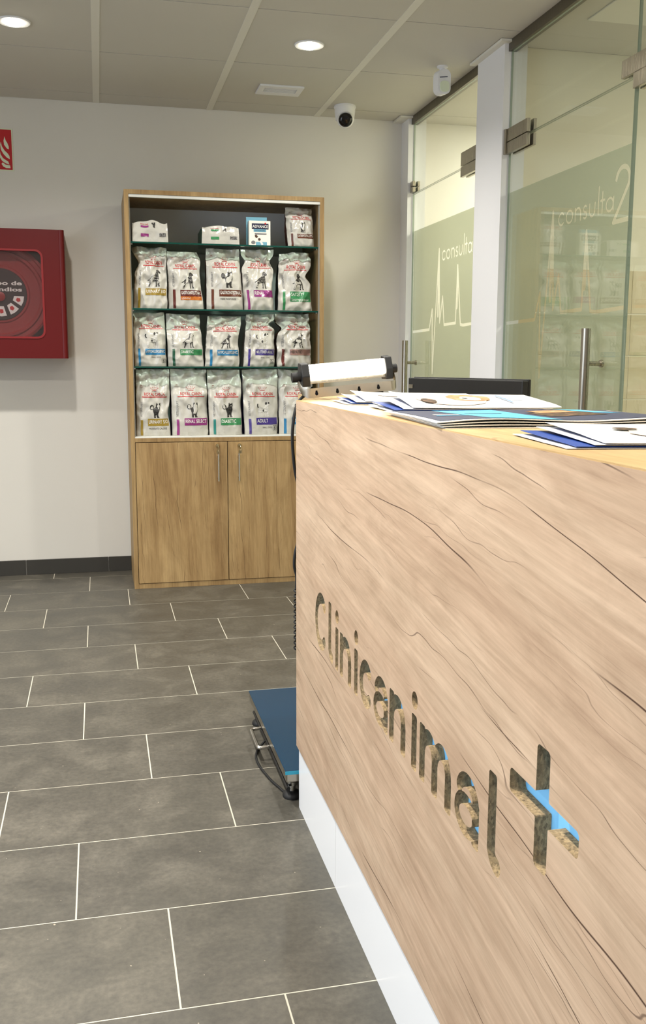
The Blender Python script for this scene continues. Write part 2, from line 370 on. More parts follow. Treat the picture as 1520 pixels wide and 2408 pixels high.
# walls
struct(bx('wall_back', -3.1, 4.3, WB, WB+.15, 0, H+.1, 'wall_paint'), 'off-white painted back wall behind the display cabinet and hose box', 'wall')
struct(bx('wall_rear', -3.1, 4.3, -3.35, -3.2, 0, H+.1, 'wall_paint'), 'off-white wall closing the reception behind the viewer', 'wall')
wl = MB()
for a in ((-3.2, -.9, 0, H+.1), (2.7, WB, 0, H+.1), (-.9, 2.7, 0, .25), (-.9, 2.7, 2.4, H+.1)): wl.box(-3.1, -2.95, a[0], a[1], a[2], a[3])
struct(wl.build('wall_left', 'wall_paint'), 'off-white side wall with the large shop window opening', 'wall')
win = empty('window_1', (-3.02, .9, .25), 'large shop window with a white frame in the side wall', 'window', kind='structure')
bx('pane', -3.03, -3.02, -.86, 2.66, .29, 2.36, 'window_glass', win)
fm = MB().box(-3.06, -2.99, -.9, 2.7, .25, .29).box(-3.06, -2.99, -.9, 2.7, 2.36, 2.4).box(-3.06, -2.99, -.9, -.86, .29, 2.36).box(-3.06, -2.99, 2.66, 2.7, .29, 2.36)
fm.build('frame', 'white_plastic', win)
struct(bx('wall_right', 1.74, 1.86, -3.2, 1.55, 0, H, 'wall_paint'), 'off-white wall running on beside the glass partition', 'wall')
struct(bx('wall_pillar', 1.754, 1.86, 4.09, 4.395, 0, H, 'pillar_paint'), 'white square pillar between the two glass consulting room doors', 'wall')
struct(bx('wall_jamb', 1.754, 1.86, 5.42, WB, 0, H, 'pillar_paint'), 'narrow white wall jamb in the corner beside the farther glass door', 'wall')
pw = bx('wall_partition', 1.86, 4.3, 4.155, 4.33, 0, H, 'room_paint'); struct(pw, 'cream partition wall with beige tiled lower half inside the consulting room', 'wall')
struct(bx('wall_far', 4.3, 4.42, -3.2, 5.7, 0, H+.1, 'room_paint'), 'cream end wall of the consulting rooms', 'wall')
for r_, (za, zb) in enumerate(((.0, .224), (.228, .424), (.428, .624), (.628, .824), (.828, 1.024), (1.028, 1.23), (1.234, 1.425), (1.429, 1.626))):
    for k in range(4): bx('tile', 1.862+.6*k, 1.862+.6*k+.597, 4.1525, 4.155, za+.002, zb, 'beige_tile', pw)
# baseboard pieces
bb = empty('baseboard_back', (0, WB, 0), 'dark grey tile baseboard along the back wall', 'baseboard', kind='structure')
for k in range(-7, 3):
    xa = .02+.455*k
    bx('baseboard_tile', xa+.001, xa+.4535, WB-.011, WB, 0, .085, 'dark_tile', bb, .001)
# ceiling: panels between main bars
ce = bx('ceiling', -3.1, 4.3, -3.2, WB, H+.006, H+.1, 'ceiling_gap'); struct(ce, 'grey suspended ceiling of rectangular panels with pale bars', 'ceiling')
BX0, BXS, CY0, CYS = .032, .607, 5.362, .6965
barx = [BX0+BXS*k for k in range(-5, 3)]
for x in barx: bx('ceiling_bar', x-.017, x+.017, -3.2, WB, H-.002, H+.006, 'ceiling_bar', ce)
pmesh = {}
def panel(x0, x1, y0, y1):
    key = (round(x1-x0, 4), round(y1-y0, 4))
    if key not in pmesh:
        m = MB().box(0, x1-x0, 0, y1-y0, 0, .006); me = bpy.data.meshes.new('ceiling_panel'); me.from_pydata(m.v, [], m.f); me.materials.append(M['ceiling_panel']); pmesh[key] = me
    t = bpy.data.objects.new('ceiling_panel', pmesh[key]); COL.objects.link(t); t.parent = ce; t.location = Vector((x0, y0, H))-WLOC[ce]
cols = [(-3.1, barx[0]-.017)]+[(a+.017, b-.017) for a, b in zip(barx[:-1], barx[1:])]+[(barx[-1]+.017, 1.775)]
ys = [WB, CY0]+[CY0-CYS*k for k in range(1, 13)]
for x0, x1 in cols:
    for y1, y0 in zip(ys[:-1], ys[1:]): panel(x0, x1, y0+.0032, y1-.0032)
for x0, x1 in ((1.805, 3.0), (3.0, 4.3)):
    for y1, y0 in ((4.155, 3.45), (3.45, 2.75), (2.75, 1.5), (1.5, -3.2), (WB, 5.36), (5.36, 4.33)): panel(x0+.001, x1-.001, y0+.002, y1-.002)
tr = MB().box(1.725, 1.754, 4.06, 4.425, H-.012, H-.002).box(1.754, 1.80, 4.06, 4.09, H-.012, H-.002); struct(tr.build('trim_1', 'ceiling_bar'), 'pale ceiling trim around the top of the pillar', 'trim')
tr = MB().box(1.70, 1.754, 5.395, WB, H-.012, H-.002).box(1.754, 1.80, 5.395, 5.42, H-.012, H-.002); struct(tr.build('trim_2', 'ceiling_bar'), 'pale ceiling trim at the top of the corner jamb', 'trim')
struct(bx('trim_3', 1.772, 1.808, 4.395, 5.42, H-.044, H-.001, 'rail_metal'), 'grey metal ceiling rail over the farther glass door', 'trim')
struct(bx('trim_4', 1.772, 1.808, 1.55, 4.09, H-.044, H-.001, 'rail_metal'), 'grey metal ceiling rail over the consulting room two glazing', 'trim')
# glass: transoms, fixed side pane, two door leaves
def gpane(name, y0, y1, z0, z1, parent=None):
    m = MB().box(XG-.005, XG+.005, y0, y1, z0, z1); m.m = [1, 1, 1, 0, 1, 0]
    return m.build(name, ['glass_clear', 'pane_edge'], parent)
struct(gpane('window_2', 4.397, 5.418, 2.152, H-.044), 'clear glass transom pane above the farther door', 'window')
struct(gpane('window_3', 3.058, 4.088, 2.152, H-.044), 'clear glass transom pane above the consulting room two door', 'window')
struct(gpane('window_4', 1.55, 3.052, .01, H-.044), 'tall clear fixed glass pane beside the consulting room two door', 'window')
DESIGN_STROKES = []
ecg = [(0, 1.374), (.292, 1.379), (.335, 1.486), (.355, 1.14), (.428, 1.797), (.458, 1.412), (.496, 1.545), (.527, 1.397), (.695, 1.400), (.709, 1.687), (.765, 1.39), (.80, 1.385), (1.03, 1.392)]
DESIGN_STROKES += [(ecg, .0075)]
def wedge(x, z, h): return [([(x, z-.012), (x, z-h*.35)], .010), ([(x, z-h*.3), (x, z-h)], .012)]
DESIGN_STROKES += wedge(.428, 1.79, .34)+wedge(.71, 1.68, .2)
tb, th, r = 1.735, .046, .0042; q = th/2
def T(u): return u
cs = [(arc(.027, tb+q, .024, q, 45, 315), r), (arc(.093, tb+q, .026, q, 0, 360, 28), r),
      ([(.14, tb), (.14, tb+th)], r), (arc(.161, tb+th-.022, .021, .022, 180, 0)+[(.182, tb)], r),
      (arc(.216, tb+th*.74, .012, th*.25, 40, 270)+arc(.216, tb+th*.25, .013, th*.25, 90, -140), r),
      ([(.25, tb+th), (.25, tb+.02)]+arc(.27, tb+.021, .02, .021, 180, 360)+[(.29, tb+th)], r),
      ([(.315, tb), (.315, tb+.097)], r), ([(.343, tb), (.343, tb+.075)], r), ([(.330, tb+th), (.358, tb+th)], r),
      (arc(.395, tb+q, .024, q, 0, 360, 28), r), ([(.421, tb), (.421, tb+th)], r)]
two = [(arc(.478, 1.829, .044, .044, 170, -28)+[(.50, 1.785), (.425, 1.692), (.535, 1.692)], .0085)]
def film_sheet(parent, ystart, ylen, strokes, ztop):
    lp = [slim(l, .0003) for l in contours([([(x+.475, z) for x, z in p], w) if k == 'w' else ([(x, z) for x, z in p], w) for k, p, w in strokes], [], -.05, 1.3, .9, 2.0, .0025)]
    lp2 = []
    for l in lp:
        xs = [p[0] for p in l]
        if min(xs) < .004 or max(xs) > ylen-.004: l = [(min(max(x, .004), ylen-.004), z) for x, z in l]
        lp2.append(l)
    v, f = pierced([(0, .08), (ylen, .08), (ylen, ztop), (0, ztop)], lp2, .0008)
    MB().add([(XG+.0062+z, ystart-x, y) for x, y, z in v], f).build('frosted_film', 'frosted_film', parent)
d2 = empty('door_2', (XG, 3.57, 0), 'frosted glass door lettered consulta 2 with a long steel pull bar', 'door', kind='structure')
gpane('glass_leaf', 3.062, 4.084, .012, 2.146, d2)
film_sheet(d2, 4.082, 1.018, [('e', p, w) for p, w in DESIGN_STROKES]+[('w', p, w) for p, w in cs+two], 1.94)
d1 = empty('door_1', (XG, 4.91, 0), 'farther frosted glass door with heartbeat line beside the back wall', 'door', kind='structure')
gpane('glass_leaf', 4.400, 5.414, .012, 2.146, d1)
film_sheet(d1, 5.412, 1.010, [('e', p, w) for p, w in DESIGN_STROKES]+[('w', p, w) for p, w in cs], 1.943)
def clamp(parent, y0, y1, z0, z1, zs=2.149):
    for za, zb in ((z0, zs-.002), (zs+.002, z1)):
        m = MB()
        for xa, xb in ((XG-.022, XG-.006), (XG+.008, XG+.022)): m.box(xa, xb, y0, y1, za, zb)
        m.build('clamp_plate', 'steel', parent, bevel=.001)
clamp(d2, 3.87, 4.07, 2.10, 2.205)
MB().box(XG-.03, XG-.006, 4.072, 4.0895, 2.10, 2.205).build('wall_plate', 'steel', d2, bevel=.001)
clamp(d1, 4.42, 4.624, 2.10, 2.215); clamp(d1, 5.37, 5.415, 2.155, 2.215, 2.185)
pc = empty('glass_patch_fitting', (XG-.014, 3.02, 2.105), 'brushed steel patch fitting joining the glass panes beside consulta 2', 'glass fitting')
MB().box(XG-.022, XG-.006, 2.9, 3.125, 2.155, 2.213).box(XG-.022, XG-.006, 2.9, 3.048, 2.105, 2.155).build('outer_plate', 'steel', pc, bevel=.0015)
MB().box(XG+.006, XG+.022, 2.9, 3.125, 2.155, 2.213).box(XG+.006, XG+.022, 2.9, 3.048, 2.105, 2.155).build('inner_plate', 'steel', pc, bevel=.0015)
def pull(parent, y, z0, z1):
    h = MB().cyl((XG-.075, y, z0), (XG-.075, y, z1), .0165, n=20).build('pull_bar', 'steel', parent, smooth=40)
    for z in (1.197, z0+.14):
        MB().cyl((XG-.0765, y, z), (XG-.006, y, z), .0085, n=14).cyl((XG-.014, y, z), (XG-.0052, y, z), .014, n=16).build('standoff', 'steel', h, smooth=40)
pull(d2, 3.19, .70, 1.322); pull(d1, 5.30, .70, 1.322)

# ================================================================== CEILING FIXTURES
def downlight(x, y, label, k=1.0):
    r = empty('downlight', (x, y, H), label, 'ceiling light', 'round recessed ceiling spotlights')
    c = (x, y, H)
    MB().lathe(c, (0,0,-1), [(.046, .0), (.046, .004), (.062, .006), (.066, .003), (.066, .0)], 40).build('trim_ring', 'white_plastic', r, smooth=40)
    MB().lathe(c, (0,0,-1), [(.047, .001), (.047, -.003), (.0, -.004)], 32).build('recess', 'black_plastic', r, smooth=40)
    d = Vector((-.16, 0, -1)).normalized(); p = Vector(c)+Vector((-.010, 0, -.002))
    MB().lathe(p, d, [(.037, -.002), (.037, .006), (.032, .010), (.018, .013), (.0, .014)], 32).build('lamp', 'spot_glow', r, smooth=50)
    l = bpy.data.lights.new('downlight_beam', 'SPOT'); l.energy = SPOT_W*k; l.color = (1, .96, .885); l.spot_size = math.radians(150); l.spot_blend = .9; l.shadow_soft_size = .035
    lo = bpy.data.objects.new('downlight_beam', l); COL.objects.link(lo); lo.parent = r; lo.location = (-.008, 0, -.035)
    return r
downlight(-.292, 4.347, 'lit ceiling spotlight in the panel over the red hose box')
downlight(.945, 4.347, 'lit ceiling spotlight nearest the display cabinet and ceiling vent')
for x, y in ((-.292, 2.95), (.945, 2.95), (-.292, 1.56), (.945, 1.56), (-.292, .17), (.945, .17), (-1.51, 4.347), (-1.51, 2.95), (-1.51, 1.56), (-.292, -1.5)):
    downlight(x, y, 'ceiling spotlight in the rows over the reception counter side', {(-.292, 2.95): 1.6, (-.292, 1.56): 2.5, (-.292, .17): .5, (.945, .17): .4, (-.292, -1.5): .4, (.945, 1.56): .9, (.945, 2.95): .9}.get((x, y), 1.0))
v = empty('ceiling_vent', (.945, 5.06, H), 'white slotted air vent in the ceiling above the display cabinet', 'vent')
x0, x1, y0, y1 = .832, 1.058, 4.98, 5.14
MB().box(x0, x1, y0, y0+.034, H-.010, H).box(x0, x1, y1-.05, y1, H-.010, H).box(x0, x0+.03, y0+.034, y1-.05, H-.010, H).box(x1-.03, x1, y0+.034, y1-.05, H-.010, H).build('frame', 'white_plastic', v, bevel=.002)
bx('backing', x0+.03, x1-.03, y0+.034, y1-.05, H-.002, H, 'black_plastic', v)
for k in range(4): bx('slat', x0+.032, x1-.032, y0+.040+.0185*k, y0+.048+.0185*k, H-.009, H-.003, 'white_plastic', v)
# dome camera
dc = empty('security_camera', (1.348, 5.29, H), 'white turret security camera hanging from the ceiling above the cabinet', 'camera')
c = (1.348, 5.29, H)
MB().lathe(c, (0,0,-1), [(.0, .0), (.058, .0), (.060, .006), (.060, .012), (.056, .014)], 40).build('mount_ring', 'white_plastic', dc, smooth=40)
MB().lathe(c, (0,0,-1), [(.056, .014), (.056, .03), (.050, .075), (.043, .080), (.0, .082)], 40).build('housing', 'white_plastic', dc, smooth=40)
e = Vector((1.345, 5.268, H-.074)); dr = (Vector((.55, 1.5, 1.35))-e).normalized()
prof = [(.046*math.sin(math.radians(a)), -.046*math.cos(math.radians(a))) for a in range(5, 131, 10)]
MB().lathe(e, dr, prof, 32).build('eyeball', 'white_plastic', dc, smooth=60)
MB().lathe(e, dr, [(.0335, .028), (.0345, .031), (.033, .034), (.02, .038), (.0, .039)], 32).build('lens', 'lens_black', dc, smooth=50)
# motion detector
pi = empty('motion_detector', (1.618, 4.5, H), 'white motion detector hanging under the ceiling beside the pillar', 'detector')
MB().lathe((1.618, 4.5, H), (0,0,-1), [(0,0), (.026, 0), (.026, .006), (.014, .012), (.013, .022), (0, .024)], 24).build('bracket', 'white_plastic', pi, smooth=40)
out = rrect(-.031, .031, -.128, -.016, .028, 8)
fn = lambda x, z, h: (1.618+x-.25*h, 4.5+h, H+z)
MB().prism(out, fn, -.02, .022).build('body', 'white_plastic', pi, smooth=40, bevel=.004)
MB().prism(rrect(-.023, .021, -.118, -.070, .016, 6), fn, -.026, -.019).build('lens', 'sign_glow', pi, bevel=.002)
MB().prism([(-.024, -.056), (.014, -.052), (.014, -.049), (-.024, -.053)], fn, -.0215, -.019).build('slot', 'navy', pi)
# consulting room light panels (in the rooms behind the glass) and a flush ceiling hatch
for nm, x, y, lb in (('a', 3.15, 2.75, 'square ceiling light panel in consulting room two'), ('b', 2.75, 4.86, 'square ceiling light panel in the farther consulting room')):
    r = empty('light_panel', (x, y, H), lb, 'ceiling light', 'consulting room light panels')
    MB().box(x-.3, x+.3, y-.3, y-.285, H-.012, H).box(x-.3, x+.3, y+.285, y+.3, H-.012, H).box(x-.3, x-.285, y-.285, y+.285, H-.012, H).box(x+.285, x+.3, y-.285, y+.285, H-.012, H).build('frame', 'white_plastic', r)
    bx('diffuser', x-.285, x+.285, y-.285, y+.285, H-.008, H, 'panel_glow', r)
    l = bpy.data.lights.new('panel_light', 'AREA'); l.shape = 'SQUARE'; l.size = .55; l.energy = 33; l.color = (1, .96, .83)
    lo = bpy.data.objects.new('panel_light', l); COL.objects.link(lo); lo.parent = r; lo.location = (0, 0, -.02)
r = empty('ceiling_hatch', (2.2, 3.6, H), 'flush square access hatch in the consulting room two ceiling', 'hatch')
MB().box(1.97, 2.45, 3.40, 3.77, H-.006, H).build('cover', 'ceiling_bar', r, bevel=.002)

# ================================================================== DISPLAY CABINET
CY, CX0, CX1, CZ = 5.055, .150, 1.180, 2.050
cb = empty('display_cabinet', ((CX0+CX1)/2, 5.29, 0), 'tall oak-look display cabinet of glass shelves over two cupboard doors', 'cabinet')
bx('side_panel', CX0, CX0+.022, CY, 5.53, 0, CZ, 'cabinet_edge_wood', cb, .001)
bx('side_panel', CX1-.022, CX1, CY, 5.53, 0, CZ, 'cabinet_edge_wood', cb, .001)
bx('top_panel', CX0+.022, CX1-.022, CY, 5.53, CZ-.022, CZ, 'cabinet_edge_wood', cb, .001)
bx('top_strip', CX0+.022, CX1-.022, CY+.004, CY+.02, CZ-.036, CZ-.022, 'white_melamine', cb)
bx('back_panel', CX0+.022, CX1-.022, 5.51, 5.53, .02, CZ-.022, 'pillar_paint', cb)
bx('base_rail', CX0+.022, CX1-.022, CY+.001, 5.51, 0, .026, 'cabinet_edge_wood', cb, .001)
bx('shelf_board', CX0+.022, CX1-.022, CY+.001, 5.51, .782, .803, 'cabinet_edge_wood', cb, .001)
bx('shelf_lining', CX0+.022, CX1-.022, CY+.003, 5.51, .803, .810, 'white_melamine', cb, .001)
for xa in (CX0+.022, CX1-.028): bx('edge_strip', xa, xa+.006, CY+.010, CY+.026, .812, CZ-.036, 'grey_strip', cb)
for zt in (1.799, 1.468, 1.173):
    m = MB().box(CX0+.030, CX1-.030, CY+.012, 5.505, zt-.008, zt); m.m = [0, 0, 1, 1, 1, 1]
    m.build('glass_shelf', ['shelf_glass', 'glass_edge'], cb)
    for xa in (CX0+.029, CX1-.037): bx('shelf_pin', xa, xa+.008, CY+.035, CY+.06, zt-.014, zt-.008, 'bright_steel', cb)
for dx0, dx1, kx in ((CX0+.0245, .6530, .604), (.6565, CX1-.0245, .714)):
    dd = bx('door', dx0, dx1, CY-.002, CY+.017, .029, .779, 'cabinet_wood', cb, .0012)
    hb = MB().cyl((kx, CY-.027, .571), (kx, CY-.027, .722), .0048, n=12)
    hd = hb.build('handle', 'aluminium', dd, smooth=40)
    for z in (.590, .704): MB().cyl((kx, CY-.027, z), (kx, CY-.002, z), .004, n=10).build('handle_post', 'aluminium', dd, smooth=40)
    kc = kx+(-.003 if kx < .65 else .004)
    MB().lathe((kc, CY-.002, .760), (0,-1,0), [(.0105, 0), (.0105, .006), (.0085, .010), (0, .011)], 20).build('lock', 'brass', dd, smooth=40)
    MB().box(kc-.0012, kc+.0012, CY-.034, CY-.012, .755, .765).lathe((kc, CY-.036, .752), (1,0,0), [(.004, -.001), (.010, -.001), (.010, .001), (.004, .001)], 16).build('key', 'brass', dd)
    MB().tube([(kc+.004*math.sin(t), CY-.036-.002*math.cos(t), .742-.010*math.cos(t)) for t in np.linspace(0, 2*math.pi, 13)], .0012, 6).build('key_ring', 'brass', dd)
    MB().prism(rrect(kc-.008, kc+.008, .718, .736, .004, 3), lambda x, z, h: (x, CY-.037+h, z), 0, .002).build('key_tag', 'brass', dd)

# ================================================================== FOOD BAGS
SETTER = [(0,.36),(.1,.40),(.22,.47),(.34,.58),(.5,.66),(.6,.72),(.64,.84),(.66,.95),(.74,1.0),(.84,.97),(.92,.9),(.99,.85),(.98,.79),(.88,.78),(.84,.7),(.86,.6),(.88,.45),(.87,.3),(.88,.1),(.93,.02),(.93,0),(.82,0),(.8,.1),(.77,.3),(.74,.36),(.70,.2),(.7,.05),(.73,0),(.62,0),(.62,.1),(.62,.33),(.52,.33),(.4,.3),(.32,.26),(.27,.14),(.2,.06),(.2,0),(.08,0),(.1,.06),(.17,.16),(.2,.3),(.22,.38),(.1,.34)]
CAT = [(0,.62),(.02,.8),(.12,.88),(.25,.85),(.33,.74),(.33,.62),(.42,.66),(.5,.7),(.52,.8),(.53,.95),(.58,1.0),(.63,.92),(.75,.92),(.82,1.0),(.86,.94),(.87,.8),(.84,.68),(.86,.55),(.82,.4),(.76,.28),(.74,.12),(.82,.04),(.8,0),(.62,0),(.6,.12),(.56,.2),(.5,.12),(.52,0),(.36,0),(.36,.1),(.36,.28),(.31,.4),(.28,.52),(.2,.56),(.12,.52)]
KITTEN = [(.1,.25),(.02,.35),(.04,.5),(.12,.48),(.14,.38),(.26,.5),(.28,.7),(.26,.82),(.28,1.0),(.42,.9),(.6,.9),(.74,1.0),(.77,.82),(.74,.66),(.68,.58),(.72,.4),(.7,.2),(.72,0),(.56,0),(.54,.2),(.48,.22),(.46,0),(.3,0),(.3,.15),(.18,.1),(.1,0),(.02,.06)]
TERR = [(.1,.6),(.16,.62),(.36,.62),(.55,.64),(.64,.7),(.66,.82),(.7,.95),(.8,1.0),(.9,.97),(.97,.86),(.94,.8),(.88,.78),(.87,.66),(.9,.5),(.86,.38),(.87,.2),(.88,.04),(.92,0),(.8,0),(.79,.15),(.76,.3),(.7,.3),(.69,.1),(.72,0),(.61,0),(.61,.14),(.6,.33),(.42,.31),(.3,.34),(.27,.2),(.25,.08),(.28,0),(.16,0),(.16,.1),(.14,.22),(.1,.4)]
TERR_P = [[(.1,.6),(.03,.66),(.0,.78),(.03,.86),(.1,.9),(.11,.84),(.08,.76),(.12,.68),(.16,.62)], [(.66,.82),(.62,.86),(.66,.97),(.76,1.0),(.8,.9),(.76,.84),(.72,.8)], [(.84,.97),(.93,.99),(.97,.93),(.9,.88),(.85,.9)], [(.42,.44),(.5,.52),(.56,.44),(.53,.34),(.46,.34)]]
CROWN = [arc(.5, -.55, .52, .75, 52, 128, 8)+list(reversed(arc(.5, -.55, .44, .62, 52, 128, 8)))]
for k, (cx, top) in enumerate(((.06, .80), (.28, .95), (.5, 1.0), (.72, .95), (.94, .80))):
    bxm = .5+(cx-.5)*.62
    CROWN.append([(bxm-.028, .34), (bxm+.028, .34), (cx*.6+bxm*.4+.022, .58), (cx*.6+bxm*.4-.022, .58)])
    CROWN.append([(cx+.045*math.cos(a), top-.06+.08*math.sin(a)) for a in np.linspace(0, 2*math.pi, 9)[:-1]])
LAY_A = dict(crown=(.79, .865), brand=(.715, .775), line=.693, pic=(.355, .63), band=(.215, .325), stripe=.33, side=(.37, .62))
LAY_B = dict(crown=(.672, .735), brand=(.603, .650), line=.585, pic=(.275, .50), band=(.155, .262), stripe=.245, side=(.29, .52))
def bag(name, label, xb0, xb1, xt0, xt1, z0, z1, seed, lay, animal, colour, title, sub=None, subc=None, gusset='black', D=.10, waist=(), yf=5.092, badge=False, lean=.03, stripe_col=None, crush=1.0, texts=True, ubrand=(.22, .86), uband=(.34, .965), titlec='print_white', bulge=.012):
    NU, NV = 34, 44; rs = random.Random(seed)
    root = empty(name, ((xb0+xb1)/2, yf+D/2, z0), label, 'bag', 'pet food bags in the display cabinet')
    Hh = z1-z0; front = np.zeros((NU+1, NV+1, 3))
    fold_c, fold_a = rs.uniform(.2, .8), rs.uniform(-.35, .35)
    def edge(v):
        l = xb0+(xt0-xb0)*v; r_ = xb1+(xt1-xb1)*v
        for vc, w, dl, dr_ in waist:
            k = math.exp(-((v-vc)/w)**2); l += dl*k; r_ += dr_*k
        wob = .0025*noise.noise((v*5, seed*3.1, 0)); return l+wob, r_+.0025*noise.noise((v*5, seed*7.7, 3))
    def dep(v): return D*(1-v**2.6)+.008 if v > .04 else D*(.93+1.75*v)+.002
    for j in range(NV+1):
        v_ = j/NV; l, r_ = edge(v_)
        for i in range(NU+1):
            u = i/NU; e_ = abs(2*u-1)
            y = yf+lean*v_**1.3+(D*.42)*max(0, v_-.55)**1.5*1.4
            y += .022*e_**5*(1-v_**2)+.004*e_**2
            y -= bulge*(1-e_**2)*math.sin(math.pi*min(1, v_*1.15))*1.0
            amp = crush*(.45+.9*v_+.5*e_)
            a = noise.noise((u*2.3+seed, v_*2.9, seed*.37)); b = noise.noise((u*5.1+seed, v_*5.7+2, seed*.11)); c2 = noise.noise((u*9+seed, v_*11, 5+seed))
            y += amp*(.0125*(abs(a)*2-.4)+.0078*(abs(b)*2-.4)+.002*c2)
            s_ = (v_-(.86+fold_a*(u-.5)+.05*noise.noise((u*3, seed, 1)))); y += crush*.010*math.exp(-(s_/.03)**2)-crush*.007*math.exp(-((s_-.07)/.04)**2)
            if v_ < .05: y += .006*(1-v_/.05)
            z = z0+Hh*v_ - (.010*crush*max(0, noise.noise((u*2.2, seed*1.9, 8))+.25)*v_**6)
            front[i, j] = (l+(r_-l)*u, y, z)
    m = MB(); vs = []; fs = []; mi = []; NB = 8; ring = NU+1+NB+1+4
    for j in range(NV+1):
        v_ = j/NV; d = dep(v_); L = [tuple(front[i, j]) for i in range(NU+1)]
        lx, ly, lz = L[0]; rx, ry, rz = L[-1]; yb = max(ly, ry)+max(.004, d-.02)
        gi = .012*min(1, d/.05)
        L += [(rx-gi*.6, ry+(yb-ry)*.33, rz), (rx-gi, ry+(yb-ry)*.66, rz)]
        L += [(rx+(lx-rx)*k/NB, yb+.004*math.sin(math.pi*k/NB), rz+(lz-rz)*k/NB) for k in range(NB+1)]
        L += [(lx+gi, ly+(yb-ly)*.66, lz), (lx+gi*.6, ly+(yb-ly)*.33, lz)]
        vs += L
    for j in range(NV):
        for i in range(ring):
            a, b = j*ring+i, j*ring+(i+1) % ring; fs.append((a, b, b+ring, a+ring)); mi.append(0 if (i < NU or NU+3 <= i < NU+3+NB) else 1)
    fs += [tuple(range(ring-1, -1, -1)), tuple(range(NV*ring, (NV+1)*ring))]; mi += [0, 0]
    m.add(vs, fs); m.m = mi
    m.build('bag_body', ['bag_film', 'gusset_'+gusset], root, smooth=55)
    W_ = (xb1-xb0+xt1-xt0)/2
    def S(u, v_, off=.0011):
        fx = min(max(u*NU, 0), NU-1e-4); fy = min(max(v_*NV, 0), NV-1e-4); i, j = int(fx), int(fy); a, b = fx-i, fy-j
        p = front[i, j]*(1-a)*(1-b)+front[i+1, j]*a*(1-b)+front[i, j+1]*(1-a)*b+front[i+1, j+1]*a*b
        n = np.cross(front[i+1, j]-front[i, j], front[i, j+1]-front[i, j]); n = n/np.linalg.norm(n)
        return tuple(p+n*off)
    def patch(mb, u0, u1, v0, v1, off=.0011, mi_=0):
        nu = max(2, int((u1-u0)*NU*1.5)); nv = max(1, int((v1-v0)*NV*1.5)); b0 = [S(u0+(u1-u0)*i/nu, v0+(v1-v0)*j/nv, off) for j in range(nv+1) for i in range(nu+1)]
        mb.add(b0, [(j*(nu+1)+i, j*(nu+1)+i+1, (j+1)*(nu+1)+i+1, (j+1)*(nu+1)+i) for j in range(nv) for i in range(nu)], mi_)
    def polys(mb, plist, u0, u1, v0, v1, off=.0012):
        for P in plist:
            tri = tessellate_polygon([[Vector((x, y, 0)) for x, y in P]]); mb.add([S(u0+(u1-u0)*x, v0+(v1-v0)*y, off) for x, y in P], [tuple(t) for t in tri])
    if texts:
        b = MB(); u0, u1 = ubrand; uc = (u0+u1)/2
        add_text(b, 'ROYAL CANIN', u0+.02, u1-.02, *lay['brand'], S, .012)
        patch(b, u0-.05, u1+.05, lay['line']-.006, lay['line']+.006); polys(b, CROWN, uc-.12, uc+.12, *lay['crown'])
        b.build('brand_lettering', 'logo_red', root)
        ph = (lay['pic'][1]-lay['pic'][0])*Hh; pc_ = (u0+u1)/2+.02
        if animal == 'terrier':
            pw_ = ph*.92/W_; b = MB(); polys(b, [TERR], pc_-pw_/2, pc_+pw_/2, *lay['pic']); p_ = b.build('animal_print', 'fur_print_pale', root)
            
            for P_ in TERR_P: b = MB(); polys(b, [P_], pc_-pw_/2, pc_+pw_/2, *lay['pic'], .0018); b.build('dark_patch', 'patch_dark', p_)
        else:
            P_, asp, mt = dict(setter=(SETTER, .82, 'fur_print'), cat=(CAT, .80, 'fur_print_dark'), kitten=(KITTEN, .6, 'fur_print_dark'))[animal]
            pw_ = ph*asp/W_; b = MB(); polys(b, [P_], pc_-pw_/2+.03, pc_+pw_/2+.03, *lay['pic']); b.build('animal_print', mt, root)
        b = MB(); v0, v1 = lay['band']
        patch(b, uband[0], uband[1], v0, v1, .0011); bo = b.build('name_band', 'print_'+colour, root)
        if subc: b = MB(); patch(b, uband[0], uband[1], v0-.06, v0, .0011); b.build('sub_band', 'print_'+subc, root)
        b = MB(); tv, tf, ta = text2d(title, .01); th_ = (v1-v0)*.50; tw = min(uband[1]-uband[0]-.05, th_*Hh*ta*.72/W_)
        add_text(b, title, uband[0]+.025, uband[0]+.025+tw, v0+(v1-v0)*.32, v0+(v1-v0)*.32+th_, lambda a, c_: S(a, c_, .0019), .01)
        if sub:
            sm = 'print_white' if subc else None
            tv, tf, ta = text2d(sub, 0.); sw = min(uband[1]-uband[0]-.1, .03*Hh*ta*.8/W_)
            if subc: add_text(b, sub, uband[0]+.03, uband[0]+.03+sw, v0-.048, v0-.018, lambda a, c_: S(a, c_, .0019))
            else: c3 = MB(); add_text(c3, sub, uband[0]+.03, uband[0]+.03+sw, v0-.055, v0-.025, S); c3.build('sub_lettering', 'print_dark', root)
        b.build('band_lettering', titlec, root)
        b = MB(); patch(b, .125, .195, .012, lay['stripe']); b.build('side_stripe', 'print_'+(stripe_col or colour), root)
        b = MB(); v, f, asp = text2d('VETERINARY'); sv0, sv1 = lay['side']
        b.add([S(.185-.06*y_, sv0+(sv1-sv0)*x_) for x_, y_ in v], f); b.build('side_lettering', 'print_grey', root)
        b = MB(); add_text(b, 'VETERINARY', .10, .22, lay['crown'][1]-.01, lay['crown'][1]+.008, S); patch(b, .13, .19, lay['crown'][1]+.018, lay['crown'][1]+.03); b.build('corner_emblem', 'print_mauve', root)
